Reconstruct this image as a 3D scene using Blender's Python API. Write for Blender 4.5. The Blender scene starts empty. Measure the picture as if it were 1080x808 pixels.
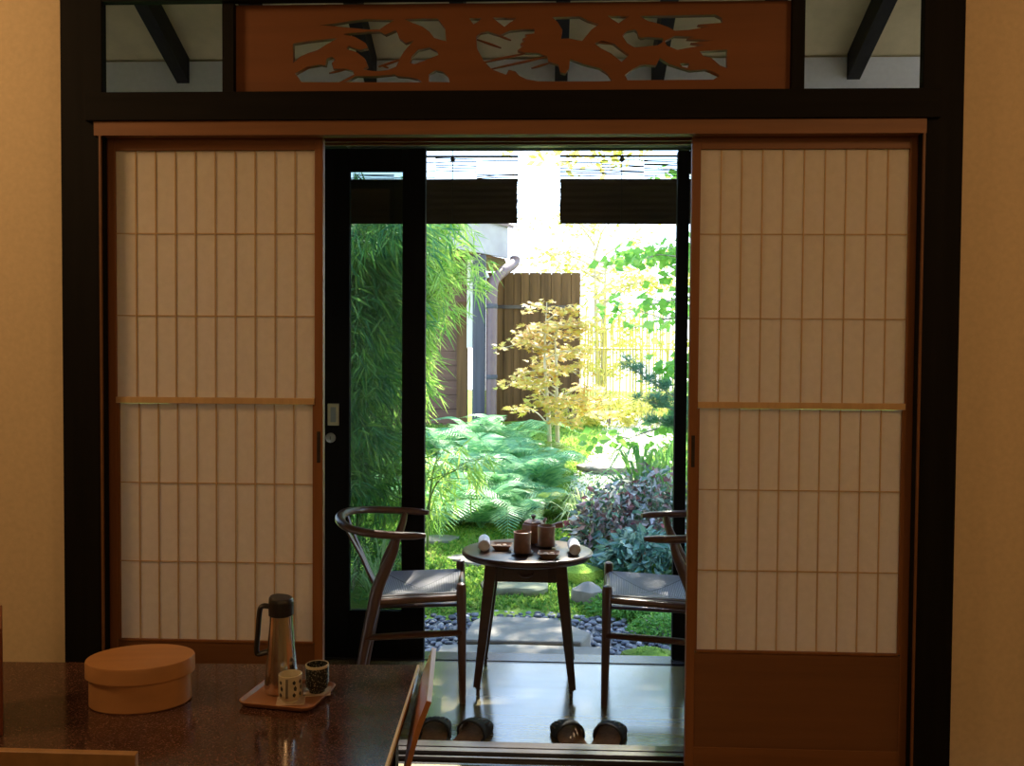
import bpy, bmesh, math, random
from mathutils import Vector, Matrix, geometry
R = math.radians
sc = bpy.context.scene
col = sc.collection
rnd = random.Random(7)

# ------------------------------------------------------------------ materials
def new_mat(name):
    m = bpy.data.materials.new(name); m.use_nodes = True
    nt = m.node_tree; nt.nodes.clear()
    out = nt.nodes.new('ShaderNodeOutputMaterial')
    return m, nt, out

def principled(nt, out, rough=.5, spec=.5, metal=0., coat=0.):
    b = nt.nodes.new('ShaderNodeBsdfPrincipled')
    b.inputs['Roughness'].default_value = rough
    b.inputs['Specular IOR Level'].default_value = spec
    b.inputs['Metallic'].default_value = metal
    b.inputs['Coat Weight'].default_value = coat
    nt.links.new(b.outputs[0], out.inputs[0])
    return b

def ramp(nt, fac, cols):
    r = nt.nodes.new('ShaderNodeValToRGB')
    el = r.color_ramp.elements
    while len(el) < len(cols): el.new(.5)
    for e, (p, c) in zip(el, cols):
        e.position = p; e.color = (*c, 1)
    nt.links.new(fac, r.inputs[0])
    return r.outputs[0]

def noise(nt, scale=5., stretch=(1, 1, 1), detail=4., rough=.55, coord='Object'):
    tc = nt.nodes.new('ShaderNodeTexCoord')
    mp = nt.nodes.new('ShaderNodeMapping'); mp.inputs['Scale'].default_value = stretch
    nz = nt.nodes.new('ShaderNodeTexNoise')
    nz.inputs['Scale'].default_value = scale; nz.inputs['Detail'].default_value = detail
    nz.inputs['Roughness'].default_value = rough
    nt.links.new(tc.outputs[coord], mp.inputs[0]); nt.links.new(mp.outputs[0], nz.inputs['Vector'])
    return nz.outputs['Fac']

def bump(nt, b, h, strength=.3, dist=.01):
    n = nt.nodes.new('ShaderNodeBump'); n.inputs['Strength'].default_value = strength
    n.inputs['Distance'].default_value = dist
    nt.links.new(h, n.inputs['Height']); nt.links.new(n.outputs[0], b.inputs['Normal'])

def mul(c, k): return tuple(min(1, x * k) for x in c)

def mat_noise(name, c, var=.25, scale=8., stretch=(1, 1, 1), rough=.5, spec=.5, metal=0., bs=0., coat=0., bd=.004, detail=4.):
    m, nt, out = new_mat(name)
    b = principled(nt, out, rough, spec, metal, coat)
    f = noise(nt, scale, stretch, detail)
    nt.links.new(ramp(nt, f, [(.3, mul(c, 1 - var)), (.7, mul(c, 1 + var))]), b.inputs['Base Color'])
    if bs: bump(nt, b, f, bs, bd)
    return m

def wood(name, c, axis='z', var=.22, rough=.45, spec=.4, scale=10., coat=0., bs=.08):
    st = {'x': (.06, 1, 1), 'y': (1, .06, 1), 'z': (1, 1, .06)}[axis]
    return mat_noise(name, c, var, scale * 4, st, rough, spec, 0., bs, coat, .002, 6.)

def leaf_mat(name, cols, trans=.45, rough=.45, tcol=None):
    m, nt, out = new_mat(name)
    b = nt.nodes.new('ShaderNodeBsdfPrincipled'); b.inputs['Roughness'].default_value = rough
    b.inputs['Specular IOR Level'].default_value = .4
    g = nt.nodes.new('ShaderNodeNewGeometry')
    n = len(cols)
    cc = ramp(nt, g.outputs['Random Per Island'], [(i / max(1, n - 1), c) for i, c in enumerate(cols)])
    nt.links.new(cc, b.inputs['Base Color'])
    t = nt.nodes.new('ShaderNodeBsdfTranslucent')
    if tcol:
        mx = nt.nodes.new('ShaderNodeMix'); mx.data_type = 'RGBA'; mx.inputs[0].default_value = .6
        nt.links.new(cc, mx.inputs[6]); mx.inputs[7].default_value = (*tcol, 1)
        nt.links.new(mx.outputs[2], t.inputs[0])
    else:
        nt.links.new(cc, t.inputs[0])
    ms = nt.nodes.new('ShaderNodeMixShader'); ms.inputs[0].default_value = trans
    nt.links.new(b.outputs[0], ms.inputs[1]); nt.links.new(t.outputs[0], ms.inputs[2])
    nt.links.new(ms.outputs[0], out.inputs[0])
    return m

M = {}
M['plaster'] = mat_noise('sand_plaster', (.60, .47, .30), .05, 60., rough=.9, spec=.1, bs=.15, bd=.002)
M['plaster_white'] = mat_noise('white_plaster', (.76, .75, .74), .04, 40., rough=.9, spec=.1)
M['ceil_board'] = mat_noise('beige_ceiling', (.66, .55, .34), .08, 10., rough=.9, spec=.1)
M['black_wood'] = wood('black_stained_wood', (.006, .005, .0045), 'z', .3, .7, .1)
M['black_wood_x'] = wood('black_stained_beam', (.006, .005, .0045), 'x', .3, .7, .1)
M['black_wood_y'] = wood('black_stained_rafter', (.02, .018, .017), 'y', .3, .6, .25)
M['cedar_x'] = wood('cedar_rail_wood', (.19, .078, .028), 'x', .16, .5, .3)
M['cedar_z'] = wood('cedar_stile_wood', (.20, .08, .028), 'z', .16, .5, .3)
M['cedar_board'] = wood('cedar_board_wood', (.155, .066, .026), 'x', .14, .5, .3, 6.)
M['ranma'] = wood('carved_panel_wood', (.165, .060, .020), 'x', .12, .6, .25, 5.)
M['lattice'] = wood('lattice_wood', (.50, .33, .17), 'z', .12, .6, .2)
M['chair_wood'] = wood('walnut_chair_wood', (.085, .034, .018), 'z', .25, .35, .5)
M['table_wood'] = wood('walnut_table_wood', (.05, .022, .013), 'x', .25, .3, .5)
M['zaisu'] = wood('legless_chair_wood', (.42, .17, .06), 'y', .15, .35, .5)
M['zaisu_pale'] = wood('pale_chair_wood', (.36, .19, .075), 'x', .12, .45, .4)
M['edge'] = wood('lamplit_gold_edge', (.78, .58, .22), 'y', .1, .35, .5)  # yellow wood strip, lamplight on the rim put into its bright colour
M['redwood'] = wood('red_board_wood', (.17, .05, .02), 'z', .15, .4, .4)
M['sill'] = wood('dark_sill_wood', (.032, .028, .029), 'x', .3, .2, .6, 14.)
M['tatami'] = mat_noise('tatami_straw', (.24, .21, .13), .15, 80., (1, .05, 1), .8, .2)
M['bentwood'] = wood('bentwood_cedar', (.47, .225, .085), 'x', .10, .42, .4, 6.)
M['tray'] = wood('tray_wood', (.34, .15, .07), 'x', .15, .4, .4)
M['coaster'] = mat_noise('coaster_cloth', (.52, .40, .30), .12, 90., rough=.85, spec=.1, bs=.2, bd=.001)
M['black_plastic'] = mat_noise('black_plastic', (.012, .011, .011), .15, 40., rough=.4)
M['steel'] = mat_noise('brushed_steel', (.78, .70, .62), .04, 30., (1, 1, .05), .16, .5, 1.)
M['gunmetal'] = mat_noise('grey_metal', (.28, .28, .27), .08, 30., rough=.35, metal=.9)
M['brass'] = mat_noise('pale_brass', (.55, .45, .28), .08, 30., rough=.35, metal=.9)
M['clay'] = mat_noise('brown_clay', (.27, .14, .085), .35, 25., rough=.45, bs=.15)
M['clay_dark'] = mat_noise('dark_clay', (.075, .05, .042), .3, 30., rough=.38, bs=.1)
M['clay_dish'] = mat_noise('tan_clay', (.33, .18, .10), .25, 30., rough=.5, bs=.1)
M['sweet'] = mat_noise('pale_sweet', (.62, .47, .36), .2, 60., rough=.7)
M['towel'] = mat_noise('white_terry', (.82, .80, .80), .06, 160., rough=.95, spec=.1, bs=.4, bd=.002)
M['slipper'] = mat_noise('black_slipper_cloth', (.022, .02, .02), .3, 120., rough=.75, spec=.3, bs=.3, bd=.001)
M['insole'] = mat_noise('brown_insole', (.24, .14, .07), .2, 60., rough=.7, spec=.2)
M['stone'] = mat_noise('grey_stone', (.20, .185, .155), .25, 9., rough=.75, spec=.3, bs=.35, bd=.01)
M['stone_moss'] = mat_noise('mossy_stone', (.16, .17, .11), .4, 7., rough=.85, spec=.2, bs=.35, bd=.01)
M['blind'] = mat_noise('dark_bamboo_slats', (.055, .035, .022), .35, 30., (.08, 1, 1), .6, .3)
M['cord'] = mat_noise('dark_cord', (.03, .022, .014), .2, 60., rough=.8)
M['house_post'] = wood('weathered_post', (.085, .085, .105), 'z', .2, .7, .2, 5.)
M['house_wall'] = wood('brown_lap_boards', (.14, .08, .058), 'x', .25, .7, .2, 4.)
M['fence'] = wood('brown_fence_boards', (.13, .07, .028), 'z', .4, .7, .2, 3.)
M['pipe'] = mat_noise('mauve_pipe', (.14, .09, .095), .1, 10., rough=.5)
M['fascia'] = mat_noise('pale_fascia', (.30, .30, .37), .15, 3., rough=.5)
M['white_trim'] = mat_noise('white_board', (.85, .83, .75), .04, 10., rough=.6)
M['bamboo_pole'] = wood('yellow_bamboo', (.62, .52, .12), 'z', .2, .4, .4, 3.)
M['culm'] = wood('green_culm', (.12, .17, .05), 'z', .2, .45, .4)
M['bark'] = mat_noise('grey_bark', (.33, .28, .22), .25, 20., (1, 1, .3), .85, .15, bs=.3)
M['bark_pale'] = mat_noise('pale_bark', (.55, .48, .34), .2, 20., (1, 1, .3), .85, .15)
M['soil'] = mat_noise('garden_soil', (.12, .11, .05), .4, 6., rough=.95, spec=.05, bs=.4, bd=.02)
M['concrete'] = mat_noise('grey_base', (.2, .2, .2), .2, 10., rough=.9)

M['bamboo_leaf'] = leaf_mat('bamboo_leaf', [(.05, .17, .07), (.10, .27, .09), (.16, .34, .08), (.30, .42, .09)], .5, .4)
M['bamboo_leaf_bright'] = leaf_mat('bright_bamboo_leaf', [(.20, .42, .08), (.34, .54, .11), (.48, .60, .16)], .55, .4)
M['fern'] = leaf_mat('fern_leaf', [(.14, .38, .18), (.26, .54, .25), (.40, .64, .30)], .4, .45)
M['fern_yellow'] = leaf_mat('yellow_fern_leaf', [(.20, .33, .07), (.34, .42, .09)], .45, .5)
M['maple'] = leaf_mat('maple_leaf', [(.62, .36, .06), (.66, .52, .10), (.58, .55, .12), (.62, .30, .07)], .6, .5)
M['maple_green'] = leaf_mat('tree_leaf', [(.16, .40, .07), (.24, .50, .08), (.34, .56, .12)], .6, .4)
M['gold_leaf'] = leaf_mat('gold_leaf', [(.55, .50, .10), (.62, .58, .18), (.45, .48, .08)], .6, .5)
M['pine'] = leaf_mat('pine_needle', [(.07, .20, .12), (.12, .28, .15)], .25, .5)
M['grass_leaf'] = leaf_mat('strap_leaf', [(.10, .28, .07), (.17, .36, .08), (.25, .42, .12)], .5, .4)
M['pale_grass'] = leaf_mat('pale_strap_leaf', [(.36, .50, .18), (.50, .60, .30)], .5, .4)
M['mixed_leaf'] = leaf_mat('dark_mixed_leaf', [(.05, .13, .08), (.12, .24, .15), (.20, .06, .08), (.55, .58, .55), (.06, .14, .11), (.28, .13, .14), (.45, .48, .50), (.10, .20, .14)], .2, .25)  # reddish variegation; the whitish tones paint sky glints on the leaves
M['blue_leaf'] = leaf_mat('dark_blue_green_leaf', [(.05, .15, .12), (.10, .23, .19), (.22, .34, .30), (.06, .17, .14)], .2, .25)
M['moss'] = leaf_mat('moss_leaf', [(.08, .22, .035), (.14, .32, .045), (.24, .40, .06), (.30, .38, .08)], .4, .6)
M['low_leaf'] = leaf_mat('low_green_leaf', [(.08, .26, .05), (.15, .36, .06), (.22, .42, .08)], .4, .5)

# pebbles: grey-blue, each a little different
m, nt, out = new_mat('blue_grey_pebble'); b = principled(nt, out, .45, .4)
oi = nt.nodes.new('ShaderNodeObjectInfo')
gm = nt.nodes.new('ShaderNodeNewGeometry')
ad = nt.nodes.new('ShaderNodeMath'); ad.operation = 'ADD'
fr = nt.nodes.new('ShaderNodeMath'); fr.operation = 'FRACT'
nt.links.new(oi.outputs['Random'], ad.inputs[0]); nt.links.new(gm.outputs['Random Per Island'], ad.inputs[1])
nt.links.new(ad.outputs[0], fr.inputs[0])
nt.links.new(ramp(nt, fr.outputs[0], [(0, (.035, .04, .055)), (.5, (.075, .085, .11)), (.85, (.14, .15, .18)), (1, (.30, .30, .31))]), b.inputs['Base Color'])
M['pebble'] = m

# veranda boards: dark, smooth, long joints running across the width
m, nt, out = new_mat('polished_veranda_boards'); b = principled(nt, out, .3, .6, coat=.75)
b.inputs['Coat IOR'].default_value = 1.7
b.inputs['Coat Roughness'].default_value = .14
f = noise(nt, 30, (.05, 1, 1), 6)
nt.links.new(ramp(nt, f, [(.25, (.085, .072, .032)), (.75, (.19, .155, .07))]), b.inputs['Base Color'])
f2 = noise(nt, 9, (.12, 1, 1), 3)
nt.links.new(ramp(nt, f2, [(.3, (.17,) * 3), (.7, (.28,) * 3)]), b.inputs['Roughness'])
M['veranda'] = m

# table top: dark red-brown speckled lacquer
m, nt, out = new_mat('speckled_lacquer'); b = principled(nt, out, .12, .5)
f = noise(nt, 260, (1, 1, 1), 2, .6); f1 = noise(nt, 7, (1, 1, 1), 4)
c1 = ramp(nt, f, [(.42, (.06, .026, .018)), (.6, (.12, .055, .038)), (.72, (.26, .14, .095))])
mx = nt.nodes.new('ShaderNodeMix'); mx.data_type = 'RGBA'; mx.blend_type = 'MULTIPLY'; mx.inputs[0].default_value = .6
nt.links.new(c1, mx.inputs[6]); nt.links.new(ramp(nt, f1, [(.3, (.45,) * 3), (.7, (1,) * 3)]), mx.inputs[7])
nt.links.new(mx.outputs[2], b.inputs['Base Color'])
nt.links.new(ramp(nt, f1, [(.3, (.08,) * 3), (.7, (.2,) * 3)]), b.inputs['Roughness'])
M['lacquer'] = m

# shoji paper: diffuse + translucent
m, nt, out = new_mat('washi_paper')
d = nt.nodes.new('ShaderNodeBsdfDiffuse'); t = nt.nodes.new('ShaderNodeBsdfTranslucent')
f = noise(nt, 45, (1, 1, 1), 5)
pc = ramp(nt, f, [(.3, (.74, .645, .55)), (.7, (.80, .70, .605))])
nt.links.new(pc, d.inputs[0]); nt.links.new(pc, t.inputs[0])
ms = nt.nodes.new('ShaderNodeMixShader'); ms.inputs[0].default_value = .33
nt.links.new(d.outputs[0], ms.inputs[1]); nt.links.new(t.outputs[0], ms.inputs[2]); nt.links.new(ms.outputs[0], out.inputs[0])
M['paper'] = m

# window glass: thin pane, slightly tinted, mirror-like at grazing angles
def glass_mat(name, tint):
    m, nt, out = new_mat(name)
    t = nt.nodes.new('ShaderNodeBsdfTransparent')
    f = noise(nt, 2, (1, 1, 1), 2)
    nt.links.new(ramp(nt, f, [(0, mul(tint, .97)), (1, tint)]), t.inputs[0])
    g = nt.nodes.new('ShaderNodeBsdfGlossy'); g.inputs['Roughness'].default_value = .02
    fr = nt.nodes.new('ShaderNodeFresnel'); fr.inputs[0].default_value = 1.5
    ms = nt.nodes.new('ShaderNodeMixShader')
    nt.links.new(fr.outputs[0], ms.inputs[0]); nt.links.new(t.outputs[0], ms.inputs[1]); nt.links.new(g.outputs[0], ms.inputs[2])
    nt.links.new(ms.outputs[0], out.inputs[0])
    return m
M['glass'] = glass_mat('tinted_door_glass', (.55, .62, .60))
M['glass_clear'] = glass_mat('clear_door_glass', (.92, .95, .95))

# cord seat: concentric weave that follows the four seat triangles
m, nt, out = new_mat('woven_paper_cord'); b = principled(nt, out, .6, .35)
tc = nt.nodes.new('ShaderNodeTexCoord'); sp = nt.nodes.new('ShaderNodeSeparateXYZ')
nt.links.new(tc.outputs['Object'], sp.inputs[0])
def mth(op, a, bb=None, v=None):
    n = nt.nodes.new('ShaderNodeMath'); n.operation = op
    nt.links.new(a, n.inputs[0])
    if bb is not None: nt.links.new(bb, n.inputs[1])
    if v is not None: n.inputs[1].default_value = v
    return n.outputs[0]
ax = mth('ABSOLUTE', mth('SUBTRACT', sp.outputs[0], v=.03)); ay = mth('ABSOLUTE', sp.outputs[1])
ax = mth('MULTIPLY', ax, v=1.1)
mm = mth('MAXIMUM', ax, ay)
si = mth('SINE', mth('MULTIPLY', mm, v=900.))
dif = mth('ABSOLUTE', mth('SUBTRACT', ax, ay))
seam = mth('LESS_THAN', dif, v=.004)
c0 = ramp(nt, si, [(0, (.15, .15, .165)), (1, (.33, .33, .36))])
mx = nt.nodes.new('ShaderNodeMix'); mx.data_type = 'RGBA'
nt.links.new(seam, mx.inputs[0]); nt.links.new(c0, mx.inputs[6]); mx.inputs[7].default_value = (.07, .07, .08, 1)
nt.links.new(mx.outputs[2], b.inputs['Base Color']); bump(nt, b, si, .5, .002)
M['cordseat'] = m

# woven slipper lining: brown ribs, light through the weave painted as pale ribs
m, nt, out = new_mat('ribbed_slipper_lining'); b = principled(nt, out, .6, .3)
tc = nt.nodes.new('ShaderNodeTexCoord'); wv = nt.nodes.new('ShaderNodeTexWave'); wv.inputs['Scale'].default_value = 32
wv.inputs['Distortion'].default_value = .6
nt.links.new(tc.outputs['Object'], wv.inputs['Vector'])
nt.links.new(ramp(nt, wv.outputs['Fac'], [(.35, (.22, .14, .07)), (.7, (.80, .74, .62))]), b.inputs['Base Color'])
M['lining'] = m

# cup glazes
def cup_mat(name, base, spot, scale, thr):
    m, nt, out = new_mat(name); b = principled(nt, out, .25, .5)
    tc = nt.nodes.new('ShaderNodeTexCoord'); v = nt.nodes.new('ShaderNodeTexVoronoi'); v.inputs['Scale'].default_value = scale
    nt.links.new(tc.outputs['Object'], v.inputs['Vector'])
    nt.links.new(ramp(nt, v.outputs['Distance'], [(thr, spot), (thr + .06, base)]), b.inputs['Base Color'])
    return m
M['cup_dark'] = cup_mat('dark_speckled_glaze', (.02, .022, .018), (.20, .19, .14), 220, .30)
M['cup_cream'] = mat_noise('cream_glaze', (.56, .49, .34), .08, 40., rough=.25)
M['leafmark'] = mat_noise('dark_glaze_mark', (.03, .03, .025), .2, 40., rough=.3)

# ------------------------------------------------------------------ mesh helpers
class MB:
    def __init__(s): s.v = []; s.f = []
    def add(s, v, f):
        o = len(s.v); s.v += [tuple(p) for p in v]; s.f += [tuple(i + o for i in q) for q in f]; return s
    def box(s, x0, x1, y0, y1, z0, z1):
        v = [(x, y, z) for x in (x0, x1) for y in (y0, y1) for z in (z0, z1)]
        return s.add(v, [(0, 1, 3, 2), (4, 6, 7, 5), (0, 4, 5, 1), (2, 3, 7, 6), (0, 2, 6, 4), (1, 5, 7, 3)])
    def tube(s, pts, rad, n=10, flat=(1, 1), up=Vector((0, 0, 1)), cap=True):
        pts = [Vector(p) for p in pts]
        if not isinstance(rad, (list, tuple)): rad = [rad] * len(pts)
        vs = []; fs = []; prev = None
        for i, p in enumerate(pts):
            a = pts[max(0, i - 1)]; c = pts[min(len(pts) - 1, i + 1)]
            t = (c - a).normalized()
            if prev is None:
                u = up if abs(t.dot(up)) < .95 else Vector((1, 0, 0))
                x = t.cross(u).normalized()
            else:
                x = (prev - t * prev.dot(t)).normalized()
            prev = x; y = t.cross(x)
            for k in range(n):
                g = 2 * math.pi * k / n
                vs.append(p + (x * math.cos(g) * flat[0] + y * math.sin(g) * flat[1]) * rad[i])
        for i in range(len(pts) - 1):
            for k in range(n):
                fs.append((i * n + k, i * n + (k + 1) % n, (i + 1) * n + (k + 1) % n, (i + 1) * n + k))
        if cap:
            fs.append(tuple(reversed(range(n)))); fs.append(tuple((len(pts) - 1) * n + k for k in range(n)))
        return s.add(vs, fs)
    def lathe(s, prof, n=32, c=(0, 0), sx=1., sy=1., cap0=True, cap1=True):
        vs = []; fs = []
        for r, z in prof:
            for k in range(n):
                g = 2 * math.pi * k / n
                vs.append((c[0] + r * sx * math.cos(g), c[1] + r * sy * math.sin(g), z))
        for i in range(len(prof) - 1):
            for k in range(n):
                fs.append((i * n + k, i * n + (k + 1) % n, (i + 1) * n + (k + 1) % n, (i + 1) * n + k))
        if cap0: fs.append(tuple(reversed(range(n))))
        if cap1: fs.append(tuple((len(prof) - 1) * n + k for k in range(n)))
        return s.add(vs, fs)
    def prism(s, poly, z0, z1):
        n = len(poly)
        v = [(p[0], p[1], z0) for p in poly] + [(p[0], p[1], z1) for p in poly]
        f = [tuple(reversed(range(n))), tuple(range(n, 2 * n))] + [(i, (i + 1) % n, n + (i + 1) % n, n + i) for i in range(n)]
        return s.add(v, f)
    def loft(s, rings, closed=True, cap=True):
        n = len(rings[0]); vs = [p for r in rings for p in r]; fs = []
        for i in range(len(rings) - 1):
            for k in range(n if closed else n - 1):
                fs.append((i * n + k, i * n + (k + 1) % n, (i + 1) * n + (k + 1) % n, (i + 1) * n + k))
        if cap and closed:
            fs.append(tuple(reversed(range(n)))); fs.append(tuple((len(rings) - 1) * n + k for k in range(n)))
        return s.add(vs, fs)
    def leaf(s, p, d, L, w, side=None, fold=.25, droop=0.):
        d = d.normalized()
        if side is None:
            side = d.cross(Vector((rnd.uniform(-1, 1), rnd.uniform(-1, 1), rnd.uniform(-1, 1))))
            if side.length < 1e-4: side = d.orthogonal()
        side = side.normalized(); nrm = side.cross(d)
        m = p + d * L * .42 - Vector((0, 0, droop * L * .3)); t = p + d * L - Vector((0, 0, droop * L))
        return s.add([p, m + side * w * .5 + nrm * w * fold, t, m - side * w * .5 + nrm * w * fold], [(0, 1, 2), (0, 2, 3)])
    def build(s, name, mat, parent=None, smooth=False, bevel=0., fix=True):
        me = bpy.data.meshes.new(name); me.from_pydata(s.v, [], s.f); me.update()
        if fix:
            bm = bmesh.new(); bm.from_mesh(me); bmesh.ops.recalc_face_normals(bm, faces=bm.faces); bm.to_mesh(me); bm.free()
        me.materials.append(mat)
        if smooth:
            for p in me.polygons: p.use_smooth = True
        o = bpy.data.objects.new(name, me); col.objects.link(o)
        if parent: o.parent = parent
        if bevel:
            md = o.modifiers.new('bevel', 'BEVEL'); md.width = bevel; md.segments = 2; md.limit_method = 'ANGLE'
        if smooth:
            try:
                bpy.context.view_layer.objects.active = o
                me.set_sharp_from_angle(angle=R(40))
            except Exception: pass
        return o

def tag(o, label=None, cat=None, group=None, kind=None):
    if label: o['label'] = label
    if cat: o['category'] = cat
    if group: o['group'] = group
    if kind: o['kind'] = kind
    return o

def thing(name, label, cat, loc=(0, 0, 0), rz=0., group=None, kind=None):
    o = bpy.data.objects.new(name, None); col.objects.link(o)
    o.empty_display_size = .05
    o.location = loc; o.rotation_euler = (0, 0, rz)
    return tag(o, label, cat, group, kind)

def copy_tree(o, parent=None):
    c = o.copy(); col.objects.link(c)
    if parent: c.parent = parent
    for ch in list(o.children): copy_tree(ch, c)
    return c

def struct(name, mb, mat, label, cat, bevel=0.):
    return tag(mb.build(name, mat, bevel=bevel), label, cat, None, 'structure')

def catmull(pts, k=6):
    pts = [Vector(p) for p in pts]; out = []
    P = [pts[0] * 2 - pts[1]] + pts + [pts[-1] * 2 - pts[-2]]
    for i in range(1, len(P) - 2):
        for j in range(k):
            t = j / k; a, b, c, d = P[i - 1], P[i], P[i + 1], P[i + 2]
            out.append(.5 * ((2 * b) + (c - a) * t + (2 * a - 5 * b + 4 * c - d) * t * t + (3 * b - a - 3 * c + d) * t ** 3))
    out.append(pts[-1]); return out

def lerp_list(vals, n):
    r = []
    for i in range(n):
        t = i / (n - 1) * (len(vals) - 1); j = min(int(t), len(vals) - 2); r.append(vals[j] + (vals[j + 1] - vals[j]) * (t - j))
    return r

# ------------------------------------------------------------------ room shell
ZV = -.155     # veranda floor
struct('floor', MB().box(-3.2, 2.6, -2.6, 2.405, -.14, 0), M['tatami'], 'straw tatami floor of the room', 'floor')
struct('ceiling', MB().box(-3.2, 2.6, -2.6, 2.41, 2.75, 2.85), M['ceil_board'], 'beige ceiling of the room', 'ceiling')
struct('wall_left', MB().box(-3.2, -1.365, 2.42, 2.50, 0, 2.75), M['plaster'], 'tan plaster wall left of the dark post', 'wall')
struct('wall_right', MB().box(1.12, 2.6, 2.42, 2.50, 0, 2.75), M['plaster'], 'tan plaster wall right of the dark post', 'wall')
struct('wall_side_left', MB().box(-3.28, -3.2, -2.6, 2.5, 0, 2.75), M['plaster'], 'tan plaster side wall on the left, out of view', 'wall')
struct('wall_side_right', MB().box(2.6, 2.68, -2.6, 2.5, 0, 2.75), M['plaster'], 'tan plaster side wall on the right, out of view', 'wall')
struct('wall_back', MB().box(-3.2, 2.6, -2.68, -2.6, 0, 2.75), M['plaster'], 'tan plaster wall behind the viewer', 'wall')
struct('trim_1', MB().box(-1.378, -1.257, 2.385, 2.412, 0, 2.75).box(-1.378, -1.268, 2.411, 2.50, 0, 1.9), M['black_wood'], 'black square post left of the paper screens', 'post', .003)
struct('trim_2', MB().box(1.021, 1.132, 2.385, 2.412, 0, 2.75).box(1.034, 1.132, 2.411, 2.50, 0, 1.9), M['black_wood'], 'black square post right of the paper screens', 'post', .003)
struct('trim_3', MB().box(-1.272, 1.03, 2.40, 2.50, 1.826, 1.905).box(-1.30, 1.065, 2.37, 2.384, 1.826, 1.905).box(-1.27, 1.028, 2.383, 2.401, 1.826, 1.905), M['black_wood_x'], 'long black lintel beam under the carved transom', 'beam', .002)
struct('trim_4', MB().box(-1.26, 1.025, 2.387, 2.412, 2.163, 2.75), M['black_wood_x'], 'black beam along the top of the picture above the transom', 'beam')
# head rail with sliding grooves
mb = MB().box(-1.278, 1.030, 2.378, 2.3845, 1.786, 1.8255).box(-1.256, 1.02, 2.384, 2.412, 1.786, 1.8255).box(-1.272, 1.03, 2.455, 2.463, 1.786, 1.826).box(-1.272, 1.03, 2.492, 2.505, 1.786, 1.826).box(-1.272, 1.03, 2.412, 2.492, 1.806, 1.826)
struct('trim_5', mb, M['cedar_x'], 'reddish-brown grooved head rail above the paper screens', 'rail')
struct('trim_6', MB().box(-.918, -.886, 2.40, 2.43, 1.905, 2.163), M['black_wood'], 'short black strut left of the carved transom panel', 'strut')
struct('trim_7', MB().box(.672, .706, 2.40, 2.43, 1.905, 2.163), M['black_wood'], 'short black strut right of the carved transom panel', 'strut')
struct('trim_8', MB().box(-1.2645, -1.2585, 2.378, 2.3845, 0.02, 1.786), M['cedar_board'], 'thin brown jamb strip on the left post', 'jamb')
struct('trim_9', MB().box(1.0225, 1.028, 2.378, 2.3845, 0.02, 1.786), M['cedar_board'], 'thin brown jamb strip on the right post', 'jamb')
# sill with two grooves, and the step down to the veranda
mb = MB().box(-1.272, 1.03, 2.405, 2.56, -.155, -.012)
for a, bb in ((2.405, 2.418), (2.452, 2.462), (2.490, 2.516), (2.522, 2.56)):
    mb.box(-1.272, 1.03, a, bb, -.013, 0)
struct('trim_10', mb, M['sill'], 'dark grooved sill at the step down to the veranda', 'sill', .0015)

# veranda
mb = MB().box(-3.1, 2.9, 2.56, 3.66, ZV - .06, ZV)
struct('floor_veranda', mb, M['veranda'], 'polished dark board floor of the veranda', 'floor')
mb = MB().box(-3.1, 2.9, 3.664, 3.685, -.45, ZV - .003).box(-3.1, 2.9, 3.69, 3.735, -.45, ZV).box(-3.1, 2.9, 3.741, 3.80, -.45, ZV - .004)
struct('trim_11', mb, M['sill'], 'grey grooved threshold of the garden doors', 'sill')
struct('wall_veranda_left', MB().box(-3.18, -3.1, 2.5, 3.8, -.45, 3.3), M['plaster_white'], 'pale end wall of the veranda, hidden on the left', 'wall')
struct('wall_veranda_right', MB().box(2.9, 2.98, 2.5, 3.8, -.45, 3.3), M['plaster_white'], 'pale end wall of the veranda, hidden on the right', 'wall')
def cz(y): return 2.441 - .457 * (y - 3.75)
mb = MB()
x0, x1, ya, yb = -3.18, 2.98, 2.4, 4.25
mb.add([(x0, ya, cz(ya)), (x1, ya, cz(ya)), (x1, yb, cz(yb)), (x0, yb, cz(yb)),
        (x0, ya, cz(ya) + .08), (x1, ya, cz(ya) + .08), (x1, yb, cz(yb) + .08), (x0, yb, cz(yb) + .08)],
       [(0, 3, 2, 1), (4, 5, 6, 7), (0, 1, 5, 4), (1, 2, 6, 5), (2, 3, 7, 6), (3, 0, 4, 7)])
struct('ceiling_veranda', mb, M['ceil_board'], 'sloping beige ceiling of the veranda seen through the transom', 'ceiling')
struct('wall_back_veranda', MB().box(-3.1, 2.9, 3.70, 3.80, 2.112, 2.45), M['plaster_white'], 'white plaster band above the garden doors seen through the transom', 'wall')
struct('wall_inner_upper', MB().box(-3.2, 2.6, 2.42, 2.5, 2.75, 3.1), M['plaster'], 'plaster wall above the room ceiling line', 'wall')
# rafters under the sloping ceiling
places = ['above the left transom opening', 'behind the left panel edge', 'behind the left end of the carved window', 'behind the middle of the carving',
          'in the middle of the carved window', 'behind the right half of the carving', 'behind the right panel edge', 'above the right transom opening']
for i in range(8):
    X = -1.588 + .4115 * i
    y0_, y1_ = 2.52, 3.70
    mb = MB(); w = .027; h = .107
    vs = []
    for y in (y0_, y1_):
        for (dx, dz) in ((-w, -h), (w, -h), (w, -.0), (-w, -.0)): vs.append((X + dx, y, cz(y) + dz - .001))
    mb.add(vs, [(0, 1, 2, 3), (7, 6, 5, 4), (0, 4, 5, 1), (1, 5, 6, 2), (2, 6, 7, 3), (3, 7, 4, 0)])
    struct('trim_%d' % (20 + i), mb, M['black_wood_y'], 'dark sloping veranda rafter ' + places[i], 'rafter')

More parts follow.
